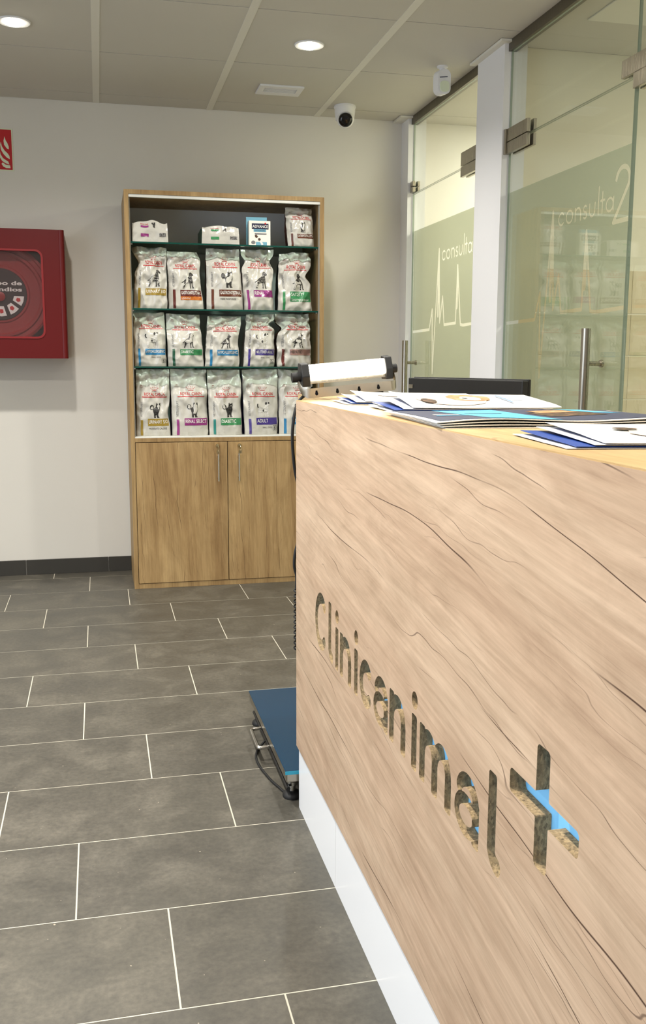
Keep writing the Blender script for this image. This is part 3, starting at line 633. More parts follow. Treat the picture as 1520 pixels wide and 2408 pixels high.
        if badge:
            b = MB()
            for a0, a1, c0, c1 in ((.83, .95, .065, .07), (.83, .95, .135, .14), (.83, .838, .065, .14), (.942, .95, .065, .14)): patch(b, a0, a1, c0, c1)
            add_text(b, 'S', .865, .915, .078, .127, S, .02); add_text(b, 'SMALL DOG', .52, .80, v0-.055, v0-.03, S); b.build('size_badge', 'print_dark', root)
    return root
R1, R2, R3, R0 = 1.4685, 1.1735, .8105, 1.7995
bag('food_bag', 'white urinary food bag with gold band and setter, its crumpled top leaning over', .187, .357, .194, .362, R1, 1.782, 1, LAY_A, 'setter', 'gold', 'URINARY S/O', gusset='gold', waist=((.74, .10, .025, -.004), (.97, .07, -.010, 0), (.5, .2, .006, .0)), crush=1.35)
bag('food_bag', 'white gastrointestinal low fat bag with brown and orange band', .367, .548, .366, .515, R1, 1.766, 2, LAY_A, 'setter', 'maroon', 'GASTROINTESTINAL', 'LOW FAT', 'orange', gusset='grey', waist=((.85, .14, -.005, .012),), stripe_col='maroon')
bag('food_bag', 'white gastrointestinal fibre response bag with brown band and long-haired cat', .562, .756, .566, .738, R1, 1.783, 3, LAY_A, 'cat', 'brown', 'GASTROINTESTINAL', 'FIBRE RESPONSE', gusset='brown', crush=.8)
bag('food_bag', 'white renal bag with a purple band and setter on the second shelf', .760, .921, .748, .922, R1, 1.786, 4, LAY_A, 'setter', 'purple', 'RENAL', gusset='grey', waist=((.80, .07, .018, -.022), (.45, .2, 0, -.008)), crush=1.2)
bag('food_bag', 'white satiety bag with a green band, bulging beside the cabinet side', .940, 1.128, .955, 1.118, R1, 1.776, 5, LAY_A, 'setter', 'green', 'SATIETY', 'WEIGHT MANAGEMENT', 'green', gusset='black', waist=((.60, .09, 0, -.030), (.85, .1, 0, .006)), crush=1.2)
bag('food_bag', 'white hypoallergenic bag with a blue band and small terrier', .183, .349, .184, .343, R2, 1.452, 6, LAY_A, 'terrier', 'blue', 'HYPOALLERGENIC', gusset='black', badge=True)
bag('food_bag', 'white diabetic bag with a green band and spotted setter dog', .357, .543, .352, .530, R2, 1.447, 7, LAY_A, 'setter', 'green', 'DIABETIC', gusset='green', waist=((.8, .2, 0, -.006),), stripe_col='darkgreen')
bag('food_bag', 'white hypoallergenic bag with a blue band and setter, folded at its base', .547, .730, .568, .747, R2, 1.441, 8, LAY_A, 'setter', 'blue', 'HYPOALLERGENIC', gusset='grey', waist=((.5, .22, .0, -.012),), crush=1.1)
bag('food_bag', 'white neutered adult bag with a violet band and small terrier', .752, .923, .775, .925, R2, 1.453, 9, LAY_A, 'terrier', 'violet', 'NEUTERED ADULT', gusset='grey', badge=True, waist=((.80, .06, .004, -.028),), crush=1.2)
bag('food_bag', 'white hepatic bag with a dull pink band and setter', .936, 1.127, .936, 1.113, R2, 1.457, 10, LAY_A, 'setter', 'mauve', 'HEPATIC', gusset='brown', waist=((.72, .08, .030, .0), (.97, .06, -.004, 0)), crush=1.4, titlec='print_dark', stripe_col='maroon')
bag('food_bag', 'white urinary moderate calorie bag with gold band and long-haired cat', .183, .360, .189, .361, R3, 1.160, 11, LAY_B, 'cat', 'gold', 'URINARY S/O', 'MODERATE CALORIE', gusset='black', waist=((.35, .14, 0, -.010),))
bag('food_bag', 'white renal select bag with a purple band and long-haired cat', .370, .562, .367, .555, R3, 1.163, 12, LAY_B, 'cat', 'purple', 'RENAL SELECT', gusset='purple', crush=.9)
bag('food_bag', 'white diabetic bag with a green band and long-haired cat', .568, .745, .559, .731, R3, 1.157, 13, LAY_B, 'cat', 'green', 'DIABETIC', gusset='green', stripe_col='teal', waist=((.8, .2, 0, .008),))
bag('food_bag', 'white adult bag with a violet band and terrier on the lowest shelf', .757, .938, .748, .940, R3, 1.160, 14, LAY_B, 'terrier', 'violet', 'ADULT', gusset='violet', badge=True)
bag('food_bag', 'white bag with a blue band partly hidden behind the counter corner', .947, 1.139, .944, 1.130, R3, 1.161, 15, LAY_B, 'cat', 'blue', 'HYPOALLERGENIC', gusset='black')
bag('kitten_food_bag', 'small white kitten food bag with a brown band on the top shelf', .997, 1.140, .985, 1.130, R0, 2.004, 16, LAY_A, 'kitten', 'brown', 'GASTROINTESTINAL KITTEN', gusset='brown', D=.07, crush=.7)
# packs lying on their backs, bottoms towards the room
def lying(label, x0, x1, z0, z1, colour, seed, gus, depth, animal):
    root = empty('food_pack', ((x0+x1)/2, 5.10+depth/2, z0), label, 'bag', 'small food packs on the top shelf')
    N, K = 24, 14; Hh = z1-z0; m = MB(); vs = []
    ridge = .56
    for k in range(K+1):
        t = k/K
        for i in range(N+1):
            u = i/N; zz = z0+Hh*(min(1, t*1.35)) if t < .74 else z1-(t-.74)*.02
            y = 5.085+.004*math.sin(u*9+seed) if t < .42 else 5.085+(t-.42)/.32*.012 if t < .74 else 5.097+(t-.74)/.26*depth
            n_ = noise.noise((u*4+seed, t*5, seed)); zz += (.010*n_*(t > .3)+.006*noise.noise((u*2.1, seed, 0)))*min(1, t*2); y += .007*(abs(noise.noise((u*5+seed, t*6, 2)))-.2)
            if t > .7: zz -= .012*abs(2*u-1)**3
            vs.append((x0+(x1-x0)*(u*(1-.06*t)+.03*t), y, max(zz, z0)))
    fs = [(k*(N+1)+i, k*(N+1)+i+1, (k+1)*(N+1)+i+1, (k+1)*(N+1)+i) for k in range(K) for i in range(N)]
    m.add(vs, fs)
    # closing underside and gusset sides
    A = np.array(vs).reshape(K+1, N+1, 3); n0 = len(m.v)
    b = [tuple(A[K, i]*(1, 1, 0)+np.array((0, 0, z0))) for i in range(N+1)]
    m.add(list(map(tuple, A[K]))+b, [(i, i+1, N+2+i, N+1+i) for i in range(N)])
    m.add(list(map(tuple, A[0]))+b, [(i, i+1, N+2+i, N+1+i) for i in range(N)])
    for e_ in (0, N): m.add([tuple(p) for p in A[:, e_]]+[b[0] if e_ == 0 else b[-1]], [tuple(range(K+2))], 1)
    m.build('bag_body', ['bag_film', 'gusset_'+gus], root, smooth=50)
    def S(u, v_):
        fx = u*N; fy = v_*.74*K; i = min(int(fx), N-1); j = min(int(fy), K-1); a, c_ = fx-i, fy-j
        p = A[j, i]*(1-a)*(1-c_)+A[j, i+1]*a*(1-c_)+A[j+1, i]*(1-a)*c_+A[j+1, i+1]*a*c_; return (p[0], p[1]-.0016, p[2])
    def quad(mb, u0, u1, v0, v1):
        nn = 8; mb.add([S(u0+(u1-u0)*i/nn, v0+(v1-v0)*j/4) for j in range(5) for i in range(nn+1)], [(j*(nn+1)+i, j*(nn+1)+i+1, (j+1)*(nn+1)+i+1, (j+1)*(nn+1)+i) for j in range(4) for i in range(nn)])
    b_ = MB(); quad(b_, .24, .46, .24, .38); quad(b_, .24, .46, .66, .76); b_.build('name_band', 'print_'+colour, root)
    b_ = MB(); quad(b_, .76, .94, .26, .42); b_.build('barcode', 'barcode', root)
    b_ = MB(); add_text(b_, 'ROYAL CANIN', .23, .45, .79, .85, S, .01); b_.build('brand_lettering', 'logo_red', root)
    b_ = MB(); P = CAT if animal == 'cat' else SETTER; tri = tessellate_polygon([[Vector((x, y, 0)) for x, y in P]]); b_.add([S(.55+.12*x, .66+.22*y) for x, y in P], [tuple(t) for t in tri]); b_.build('animal_print', 'fur_print_dark', root)
lying('white food pack with purple labels lying on the top glass shelf', .186, .368, R0, 1.908, 'purple', 3.3, 'grey', .22, 'cat')
lying('white food pack with green labels lying on the top glass shelf', .539, .734, R0, 1.897, 'green', 8.1, 'green', .24, 'setter')
# treat carton
tb_ = empty('treat_box', (.84, 5.11, R0), 'small white treat carton with navy label and pale blue card behind', 'box')
bx('carton', .786, .899, 5.09, 5.128, R0, 1.925, 'box_white', tb_, .0008)
bx('hanging_card', .777, .887, 5.129, 5.132, R0, 1.948, 'sky_blue', tb_)
F = lambda x, z: (x, 5.0892, z)
def fq(name, x0, x1, z0, z1, mat, y=5.0892): MB().box(x0, x1, y, 5.09, z0, z1).build(name, mat, tb_)
fq('label_panel', .801, .889, 1.882, 1.911, 'navy'); fq('flavour_panel', .810, .876, 1.869, 1.882, 'sky_blue'); fq('grey_panel', .816, .878, 1.855, 1.862, 'print_grey')
b_ = MB(); add_text(b_, 'ADVANCE', .804, .886, 1.889, 1.903, lambda x, z: (x, 5.0886, z), .015); b_.build('label_lettering', 'print_white', tb_)
b_ = MB(); add_text(b_, 'GASTROENTERIC', .815, .871, 1.872, 1.879, lambda x, z: (x, 5.0886, z)); b_.build('flavour_lettering', 'navy', tb_)
fq('picture_base', .822, .880, R0+.002, 1.818, 'sky_blue')
for pts in ([(.816,1.852),(.824,1.855),(.834,1.845),(.826,1.838),(.818,1.842)], [(.834,1.836),(.843,1.838),(.848,1.830),(.843,1.823),(.834,1.826)]):
    MB().prism(pts, lambda x, z, h: (x, 5.09+h, z), 0, -.0012).build('treat_print', 'fur_brown', tb_)
MB().prism([(.840,1.822),(.848,1.828),(.862,1.806),(.852,1.802)], lambda x, z, h: (x, 5.09+h, z), 0, -.0014).build('stick_print', 'label_white', tb_)
MB().prism(arc(.808, 1.815, .011, .009, 0, 340, 14), lambda x, z, h: (x, 5.09+h, z), 0, -.0012).build('seal_print', 'print_grey', tb_)
MB().prism(arc(.872, 1.912, .0045, .0045, 0, 340, 10), lambda x, z, h: (x, 5.09+h, z), 0, -.0016).build('badge_print', 'logo_red', tb_)

# ================================================================== FIRE HOSE BOX AND SIGN
FX0, FX1, FZ0, FZ1, FY = -.825, -.155, 1.213, 1.876, WB-.215
hc = empty('fire_hose_box', ((FX0+FX1)/2, WB-.1, FZ0), 'red wall-mounted fire hose box with a rounded clear window', 'fire hose')
m = MB().box(FX0+.004, FX1-.004, WB-.012, WB, FZ0+.004, FZ1-.004)
for a in ((FX0+.004, FX1-.004, FZ0+.004, FZ0+.012), (FX0+.004, FX1-.004, FZ1-.012, FZ1-.004), (FX0+.004, FX0+.012, FZ0+.012, FZ1-.012), (FX1-.012, FX1-.004, FZ0+.012, FZ1-.012)): m.box(a[0], a[1], FY+.03, WB-.012, a[2], a[3])
m.build('housing', 'red_dark', hc)
WX0, WX1, WZ0, WZ1 = -.715, -.272, 1.322, 1.768
v, f = pierced(rrect(FX0, FX1-.018, FZ0, FZ1, .006, 3), [list(reversed(rrect(WX0, WX1, WZ0, WZ1, .035, 6)))], .028)
dr_ = MB().add([(x, FY+.014+z, y) for x, y, z in v], f).build('door', 'red_paint', hc, bevel=.002)
MB().prism(rrect(FX1-.034, FX1, -.02, .02, .016, 5), lambda x, y, h: (x, FY+.016+y, h), FZ0, FZ1).build('corner_post', 'red_paint', hc, smooth=40)
v, f = pierced(rrect(WX0-.006, WX1+.006, WZ0-.006, WZ1+.006, .04, 6), [list(reversed(rrect(WX0+.004, WX1-.004, WZ0+.004, WZ1-.004, .032, 6)))], .004)
MB().add([(x, FY-.002+z, y) for x, y, z in v], f).build('window_seal', 'red_plastic', dr_)
MB().prism(rrect(WX0+.001, WX1-.001, WZ0+.001, WZ1-.001, .034, 6), lambda x, y, h: (x, FY+.012+h, y), 0, .003).build('window_pane', 'smoky_plastic', dr_)
rc = (-.490, FY+.06, 1.545)
MB().lathe(rc, (0,-1,0), [(.0, -.02), (.262, -.02), (.262, .012), (.250, .016), (.244, .008), (.226, .006), (.220, .014), (.208, .014), (.200, .004), (.150, .002), (.144, .008), (.0, .008)], 72).build('hose_reel', 'red_plastic', hc, smooth=25)
MB().lathe(rc, (0,-1,0), [(.0, .012), (.132, .012), (.134, .008)], 64).build('centre_label', 'label_black', hc)
LP = lambda x, z: (x, rc[1]-.0132, z)
b_ = MB(); add_text(b_, 'Equipo de', -.60, -.380, 1.586, 1.614, LP, .03); add_text(b_, 'incendios', -.588, -.380, 1.560, 1.581, LP, .03); b_.build('label_lettering', 'label_white', hc)
for k, a0 in enumerate((198, 234, 270, 306, 342)):
    aa = math.radians(a0); c_ = (-.488+.092*math.cos(aa), 1.545+.088*math.sin(aa)); ta = (-math.sin(aa), math.cos(aa)); ra = (math.cos(aa), math.sin(aa))
    pts = [(c_[0]+ra[0]*r_+ta[0]*t_, c_[1]+ra[1]*r_+ta[1]*t_) for r_, t_ in ((-.026, -.012), (.022, -.026), (.026, 0), (.022, .026), (-.026, .012))]
    cd_ = MB().prism(pts, lambda x, z, h: (x, rc[1]-.012-h, z), 0, .0015).build('instruction_card', 'label_white', hc)
    MB().prism([(c_[0]+ra[0]*r_+ta[0]*t_, c_[1]+ra[1]*r_+ta[1]*t_) for r_, t_ in ((-.012, -.006), (.0, -.012), (.012, -.004), (.006, .010), (-.010, .008))], lambda x, z, h: (x, rc[1]-.0135-h, z), 0, .0008).build('card_symbol', 'sign_red', cd_)
MB().lathe((rc[0], rc[1]-.012, rc[2]-.012), (0,-1,0), [(.024, 0), (.024, .010), (.016, .014), (0, .014)], 24).build('hub', 'red_plastic', hc, smooth=40)
sg = empty('fire_sign', (-.515, WB, 2.20), 'red square fire equipment sign with pale flame symbol', 'sign')
bx('plate', -.622, -.406, WB-.003, WB, 2.198, 2.413, 'sign_glow', sg); bx('red_field', -.616, -.412, WB-.0042, WB-.003, 2.204, 2.407, 'sign_red', sg)
SY = lambda x, z, h: (x, WB-.0042-h, z)
flames = [[(-.447,2.372),(-.441,2.352),(-.433,2.339),(-.427,2.322),(-.427,2.308),(-.437,2.312),(-.450,2.330),(-.452,2.35),(-.449,2.362)],
          [(-.466,2.345),(-.462,2.322),(-.449,2.301),(-.434,2.287),(-.426,2.275),(-.424,2.258),(-.440,2.266),(-.456,2.284),(-.467,2.304),(-.470,2.328)],
          [(-.474,2.303),(-.470,2.281),(-.459,2.262),(-.444,2.252),(-.433,2.246),(-.427,2.231),(-.446,2.236),(-.463,2.247),(-.474,2.265),(-.479,2.285)],
          [(-.467,2.232),(-.461,2.24),(-.446,2.229),(-.424,2.226),(-.423,2.212),(-.444,2.212),(-.459,2.219)]]
for P in flames: MB().prism(P, SY, 0, .0008).build('flame', 'sign_glow', sg)
MB().prism(arc(-.55, 2.30, .045, .045, 0, 350, 24), SY, 0, .0008).build('reel_symbol', 'sign_glow', sg)
MB().prism(arc(-.55, 2.30, .028, .028, 0, 350, 24), SY, .0008, .0014).build('reel_symbol_core', 'sign_red', sg)

# ================================================================== RECEPTION COUNTER
KX, KY1, KY0, KZ0, KT, TH = .489, 2.405, -.35, .175, 1.103, .022
ct = empty('reception_counter', (.70, 1.05, 0), 'wood-look reception counter with the clinic name cut through its front', 'counter')
S_ = .0128; V = lambda cx, z0, z1, hw=.0132: (cx, (z0+z1)/2, hw, (z1-z0)/2, .0055)
st, bxs = [], []
st.append((arc(.062, .0685, .0488, .0555, 48, 312, 30), .0132)); xh = .096
def ell(cx): bxs.append(V(cx, .02, .137)); st.append(([(cx, .05), (cx, .03)]+arc(cx+.022, .032, .022, .0185, 180, 262, 8), .0132))
def eye(cx): bxs.append(V(cx, 0, xh)); st.append(([(cx, .1205), (cx+.0001, .1205)], .0150))
def enn(a, b): bxs.append(V(a, 0, xh)); bxs.append(V(b, 0, .055)); st.append((arc((a+b)/2, .048, (b-a)/2, .0355, 0, 170), .0128))
def ay(u):
    bxs.append((u+.0800, .034, .0125, .034, .005)); st.append((arc(u+.048, .0585, .0325, .0270, 0, 160), .0108))
    st.append((arc(u+.0440, .0325, .0350, .0232, 0, 360, 30), .0093))
ell(.1495); eye(.2155); enn(.2565, .3265); eye(.3765); st.append((arc(.452, .048, .0345, .0355, 50, 310, 26), .0128)); ay(.506)
enn(.6215, .6885); eye(.747); bxs.append(V(.7885, 0, xh)); bxs.append(V(.8475, 0, .055)); bxs.append(V(.9065, 0, .055))
st.append((arc(.818, .05, .0295, .0335, 0, 170), .0128)); st.append((arc(.877, .05, .0295, .0335, 0, 170), .0128)); ay(.935); ell(1.070)
bxs.append((1.211, .1525, .0168, .0765, .007)); bxs.append((1.211, .1525, .0895, .0160, .007))
U0, ZB = 2.175, .530
loops = [slim(l, .00015) for l in contours(st, bxs, -.02, 1.34, -.02, .25, .0018)]
loops = [[(x, y+ZB) for x, y in l] for l in loops]
v, f = pierced([(U0-KY1, KZ0), (U0-KY0, KZ0), (U0-KY0, KT-.002), (U0-KY1, KT-.002)], loops, TH)
m = MB().add([(KX+TH/2+z, U0-x, y) for x, y, z in v], f)
A = np.array(m.v)
for k, fc in enumerate(m.f):
    p = A[list(fc)]; nrm = np.cross(p[1]-p[0], p[2]-p[0]); nrm = nrm/(np.linalg.norm(nrm)+1e-12); c_ = p.mean(0)
    if abs(nrm[0]) < .5 and KZ0+.01 < c_[2] < KT-.01 and KY0+.01 < c_[1] < KY1-.01: m.m[k] = 1
m.build('front_panel', ['counter_wood', 'chipboard'], ct)
bx('blue_backing', KX+TH+.0005, KX+TH+.004, .82, 2.22, .47, .80, 'blue_backing', ct)
bx('worktop', KX+.0005, .92, KY0, KY1, KT-.002, KT, 'counter_top_wood', ct)
bx('worktop_core', KX+TH, .92, KY0, KY1, KT-.024, KT-.002, 'counter_wood', ct)
bx('end_panel', KX+TH, .92, KY1-.022, KY1, KZ0, KT-.024, 'counter_wood', ct)
bx('end_panel', KX+TH, .92, KY0, KY0+.022, KZ0, KT-.024, 'counter_wood', ct)
for ya, yb in ((KY0+.003, 1.982), (1.984, KY1-.008)): bx('plinth_panel', KX+.0055, KX+.030, ya, yb, 0, KZ0+.004, 'white_gloss', ct)
bx('plinth_return', KX+.030, .90, KY1-.033, KY1-.008, 0, KZ0, 'white_gloss', ct)
bx('rear_ledge', .588, .82, KY1+.001, 2.86, KT-.03, KT, 'counter_top_wood', ct)
dk = empty('desk', (1.28, 1.45, 0), 'low wooden desk behind the reception counter', 'desk')
bx('desk_top', .935, 1.62, KY0+.3, 2.98, .715, .74, 'counter_top_wood', dk, .002)
for lx_ in (.95, 1.53):
    for ly_ in (0., 2.86): bx('leg', lx_, lx_+.06, ly_, ly_+.06, 0, .715, 'white_melamine', dk)
# monitor on the desk behind the counter
mo = empty('monitor', (1.06, 2.73, .74), 'black computer monitor seen from behind over the counter', 'monitor')
P0, P1 = Vector((.966, 2.945, 0)), Vector((1.134, 2.452, 0)); ax_ = (P1-P0).normalized(); nx_ = Vector((-ax_.y, ax_.x, 0)); nx_ = nx_ if nx_.x > 0 else -nx_
def mbox(a0, a1, n0, n1, z0, z1):
    c_ = [P0+ax_*a+nx_*n for a, n in ((a0, n0), (a1, n0), (a1, n1), (a0, n1))]
    return MB().add([(p.x, p.y, z) for z in (z0, z1) for p in c_], [(0,3,2,1), (4,5,6,7), (0,1,5,4), (1,2,6,5), (2,3,7,6), (3,0,4,7)])
L_ = (P1-P0).length
mbox(0, L_, 0, .022, .835, 1.151).build('back_shell', 'monitor_plastic', mo, bevel=.003); mbox(0, L_, .022, .032, .832, 1.154).build('bezel', 'black_plastic', mo, bevel=.002)
mbox(.012, L_-.012, .032, .033, .85, 1.14).build('screen', 'lens_black', mo); mbox(L_/2-.05, L_/2+.05, -.03, 0, .752, 1.0).build('stand_neck', 'black_plastic', mo, bevel=.004); mbox(L_/2-.12, L_/2+.12, -.10, .10, .74, .752).build('stand_base', 'black_plastic', mo, bevel=.004)
mbox(.006, .026, -.002, 0, 1.118, 1.130).build('port_cover', 'steel', mo)

# work light on the rear ledge
lamp = empty('work_light', (.65, 2.47, KT), 'lit LED work light with black ends on a bent metal bracket', 'lamp')
tl = math.radians(5.2)
def LT(x, y, z):   # lamp space -> world, tilted about its lower left corner
    return (.512+x*math.cos(tl)-z*math.sin(tl), 2.47+y, KT+.0012+x*math.sin(tl)+z*math.cos(tl))
def lbox(x0, x1, y0, y1, z0, z1): 
    mm = MB().box(x0, x1, y0, y1, z0, z1); mm.v = [LT(*p) for p in mm.v]; return mm
bp = [(0, .002, .058), (.0, .002, .05), (.002, .0, .035), (.006, 0, .03)]
bk = MB(); W2 = .0125
path = [(-.002, .0, .055), (-.002, -.006, .042), (.004, -.016, .022), (.016, -.026, .0125), (.03, -.03, .0125), (.24, -.03, .0125), (.254, -.026, .0125), (.262, -.014, .018), (.262, -.004, .032), (.258, .0, .045)]
vs = []
for i, (x, y, z) in enumerate(path):
    vs += [LT(x, y, z-W2), LT(x, y, z+W2), LT(x, y+.0025 if 2 < i < 7 else y+.001, z+W2), LT(x, y+.0025 if 2 < i < 7 else y+.001, z-W2)]
fs = [(4*i+k, 4*i+(k+1) % 4, 4*i+4+(k+1) % 4, 4*i+4+k) for i in range(len(path)-1) for k in range(4)]+[(3,2,1,0), tuple(4*(len(path)-1)+k for k in range(4))]
br = bk.add(vs, fs).build('bracket', 'aluminium', lamp, smooth=50)
for x in (.04, .096, .155, .208):
    o_ = arc(x, .010, .0042, .0042, 150, 390, 10)+[(x+.0022, .0185), (x-.0022, .0185)]
    MB().prism(o_, lambda a, b, h: LT(a, -.0302-h, b), 0, .0006).build('keyhole', 'lens_black', br)
body = MB(); prof = [(-.022, .036), (-.022, .042), (.006, .036), (.024, .05), (.024, .082), (.004, .088), (-.02, .078)]
body.prism([(y, z) for y, z in ((-.020, .036), (.020, .036), (.026, .060), (.010, .086), (-.014, .080))], lambda y, z, h: LT(h, y, z), .026, .236); body.build('housing', 'aluminium', lamp, bevel=.001)
dif = MB().prism([(-.030, .048), (-.021, .044), (-.012, .082), (-.020, .086)], lambda y, z, h: LT(h, y, z), .024, .232); dif.build('diffuser', 'lamp_glow', lamp, bevel=.002)
for xa, xb in ((.006, .027), (.233, .252)):
    MB().prism([(-.026, .030), (.022, .030), (.030, .062), (.012, .092), (-.022, .088), (-.032, .056)], lambda y, z, h: LT(h, y, z), xa, xb).build('end_cap', 'black_plastic', lamp, bevel=.002)
MB().cyl(LT(-.016, .0, .056), LT(.006, 0, .056), .013, n=14).build('knob', 'black_rubber', lamp, smooth=40); MB().cyl(LT(.252, .0, .056), LT(.270, 0, .056), .012, n=14).build('knob', 'black_rubber', lamp, smooth=40)
MB().prism(rrect(.192, .226, -.008, .004, .004, 3), lambda x, z, h: LT(x, .0+h, z), -.012, .012).build('foot_pad', 'black_rubber', lamp)
pcd = empty('power_cord', (.50, 2.46, .45), 'black power cord with a coiled section hanging at the counter end', 'cord')
lc = catmull([(.548, 2.475, 1.132), (.530, 2.47, 1.116), (.508, 2.462, 1.098), (.494, 2.452, 1.063), (.488, 2.45, 1.002), (.495, 2.455, .923), (.506, 2.46, .870), (.512, 2.46, .80), (.504, 2.455, .729), (.4955, 2.452, .694), (.493, 2.45, .66), (.499, 2.45, .632), (.4985, 2.45, .60)], 6)
MB().tube(lc, .0042, 8).build('plain_cord', 'black_rubber', pcd, smooth=60)
MB().tube([(.4985+.006*math.cos(t), 2.45+.006*math.sin(t), .60-.0023*t) for t in np.linspace(0, 24*math.pi, 220)]+[(.506, 2.45, .40), (.508, 2.45, .37)], .0024, 6).build('coiled_cord', 'black_rubber', pcd, smooth=60)

# ================================================================== PRINTED MATTER ON THE COUNTER
def leaflet(label, org, ang, w, d, sheets, rise, tops, seed, base=KT, name='leaflet', spring=.0):
    """folded sheets lying on the counter; left end fans upward. local x runs along ang, y to its left"""
    root = empty(name, (org[0], org[1], base), label, 'leaflet' if name == 'leaflet' else name.split('_')[0], 'printed matter on the counter')
    ca, sa = math.cos(ang), math.sin(ang); N, K = 22, 8; surf = None
    def P(x, y, z): return (org[0]+ca*x-sa*y, org[1]+sa*x+ca*y, base+z)
    for s in range(sheets):
        fr = (s+1)/sheets; grid = np.zeros((N+1, K+1, 3))
        x_sh = .015*s+.004*math.sin(s*2.1+seed)
        for i in range(N+1):
            for j in range(K+1):
                u, v_ = i/N, j/K; x = w*u+x_sh; y = d*v_
                z = .0012+.0016*s+rise*fr*(math.exp(-u*5.5)*(.25+.75*v_)+.35*math.sin(math.pi*u)*(.35+.65*v_)+.22*math.exp(-(1-u)*7))*(.95 if s else .5)+spring*fr**2*v_**.8+.0008*noise.noise((u*3, v_*3, seed+s))
                grid[i, j] = (x, y, max(z, .0008+.0012*s))
        m = MB(); top = [P(*grid[i, j]) for i in range(N+1) for j in range(K+1)]; bot = [P(grid[i, j][0], grid[i, j][1], grid[i, j][2]-.0007) for i in range(N+1) for j in range(K+1)]
        q_ = [(i*(K+1)+j, (i+1)*(K+1)+j, (i+1)*(K+1)+j+1, i*(K+1)+j+1) for i in range(N) for j in range(K)]
        m.add(top, q_, 0); m.add(bot, [tuple(reversed(t)) for t in q_], 1); nn = (N+1)*(K+1)
        bd = [i*(K+1) for i in range(N+1)]+[N*(K+1)+j for j in range(1, K+1)]+[i*(K+1)+K for i in range(N-1, -1, -1)]+[j for j in range(K-1, 0, -1)]
        b0 = len(m.v); m.add([top[k] for k in bd]+[bot[k] for k in bd], [(k, (k+1) % len(bd), len(bd)+(k+1) % len(bd), len(bd)+k) for k in range(len(bd))], 0)
        last = s == sheets-1
        m.build('cover' if last else 'page', (['page_white', 'page_blue'] if last else (['page_blue', 'page_blue'] if s % 2 else ['page_white', 'page_blue'])), root, smooth=60); surf = grid
    def S(u, v_):
        fx = min(max(u, 0), 1)*N; fy = min(max(v_, 0), 1)*K; i = min(int(fx), N-1); j = min(int(fy), K-1); a, b = fx-i, fy-j
        p = surf[i, j]*(1-a)*(1-b)+surf[i+1, j]*a*(1-b)+surf[i, j+1]*(1-a)*b+surf[i+1, j+1]*a*b; return P(p[0], p[1], p[2]+.0009+LIFT[0])
    for nm, mat, kind, a in tops:
        LIFT[0] += .00035
        mb = MB()
        if kind == 'rect':
            u0, u1, v0, v1 = a; n1, n2 = max(2, int((u1-u0)*26)), max(2, int((v1-v0)*12))
            mb.add([S(u0+(u1-u0)*i/n1, v0+(v1-v0)*j/n2) for i in range(n1+1) for j in range(n2+1)], [(i*(n2+1)+j, (i+1)*(n2+1)+j, (i+1)*(n2+1)+j+1, i*(n2+1)+j+1) for i in range(n1) for j in range(n2)])
        elif kind == 'blob':
            cu, cv, ru, rv = a
            for ring in range(4):
                k0, k1 = ring/4, (ring+1)/4
                r0 = [S(cu+ru*k0*(1+.18*noise.noise((math.cos(t)*2, math.sin(t)*2, seed)))*math.cos(t), cv+rv*k0*math.sin(t)) for t in np.linspace(0, 2*math.pi, 21)]
                r1 = [S(cu+ru*k1*(1+.18*noise.noise((math.cos(t)*2, math.sin(t)*2, seed)))*math.cos(t), cv+rv*k1*math.sin(t)) for t in np.linspace(0, 2*math.pi, 21)]
                mb.add(r0+r1, [(k, k+1, 22+k, 21+k) for k in range(20)])
        mb.build(nm, mat, root)
    LIFT[0] = 0
LIFT = [0.]
dogA = [('picture', 'pale_fur', 'blob', (.35, .45, .24, .34)), ('picture', 'tan_fur', 'blob', (.50, .62, .15, .26)), ('picture', 'page_white', 'blob', (.50, .55, .07, .16)), ('picture', 'dark_eye', 'blob', (.46, .55, .018, .05)), ('picture', 'fur_brown', 'blob', (.17, .35, .05, .14)), ('text_block', 'ink_blue', 'rect', (.72, .74, .25, .8)), ('text_block', 'ink_blue', 'rect', (.76, .88, .62, .66)), ('text_block', 'ink_blue', 'rect', (.76, .86, .48, .52))]
dogB = [('picture', 'pale_fur', 'blob', (.50, .40, .30, .30)), ('picture', 'tan_fur', 'blob', (.80, .60, .12, .22)), ('picture', 'dark_eye', 'blob', (.50, .42, .035, .07)), ('picture', 'fur_brown', 'blob', (.24, .62, .05, .07))]
leaflet('white folded leaflet pile with blue inner pages lying below the work light', (.545, 2.12), -.08, .30, .21, 4, .012, [('picture', 'print_grey', 'blob', (.55, .3, .14, .10)), ('picture', 'pale_fur', 'blob', (.3, .6, .12, .2)), ('text_block', 'ink_blue', 'rect', (.74, .92, .55, .6)), ('text_block', 'ink_blue', 'rect', (.74, .9, .4, .45))], 1., spring=.010)
leaflet('slim white leaflet poking out between the two dog leaflets', (.592, 2.03), -.02, .22, .07, 2, .003, [], 9.)
leaflet('white leaflet with dark cover sheet lying close to the work light bracket', (.60, 2.32), .0, .26, .07, 2, .008, [('picture', 'print_dark', 'rect', (.3, .9, .2, .8)), ('picture', 'tan_fur', 'blob', (.3, .5, .1, .3))], 12.)
leaflet('white leaflet with a tan dog photo and blue pages beside the newspaper', (.552, 1.80), -.06, .31, .21, 4, .012, dogA, 2., spring=.017)
leaflet('white leaflet with a pale puppy photo lying in front of the newspaper', (.512, .985), -.13, .32, .21, 4, .006, dogB, 3., spring=.006)
leaflet('white leaflet with blue pages nearest the near end of the counter', (.612, .80), -.10, .30, .15, 4, .012, dogB[:2], 4., spring=.010)
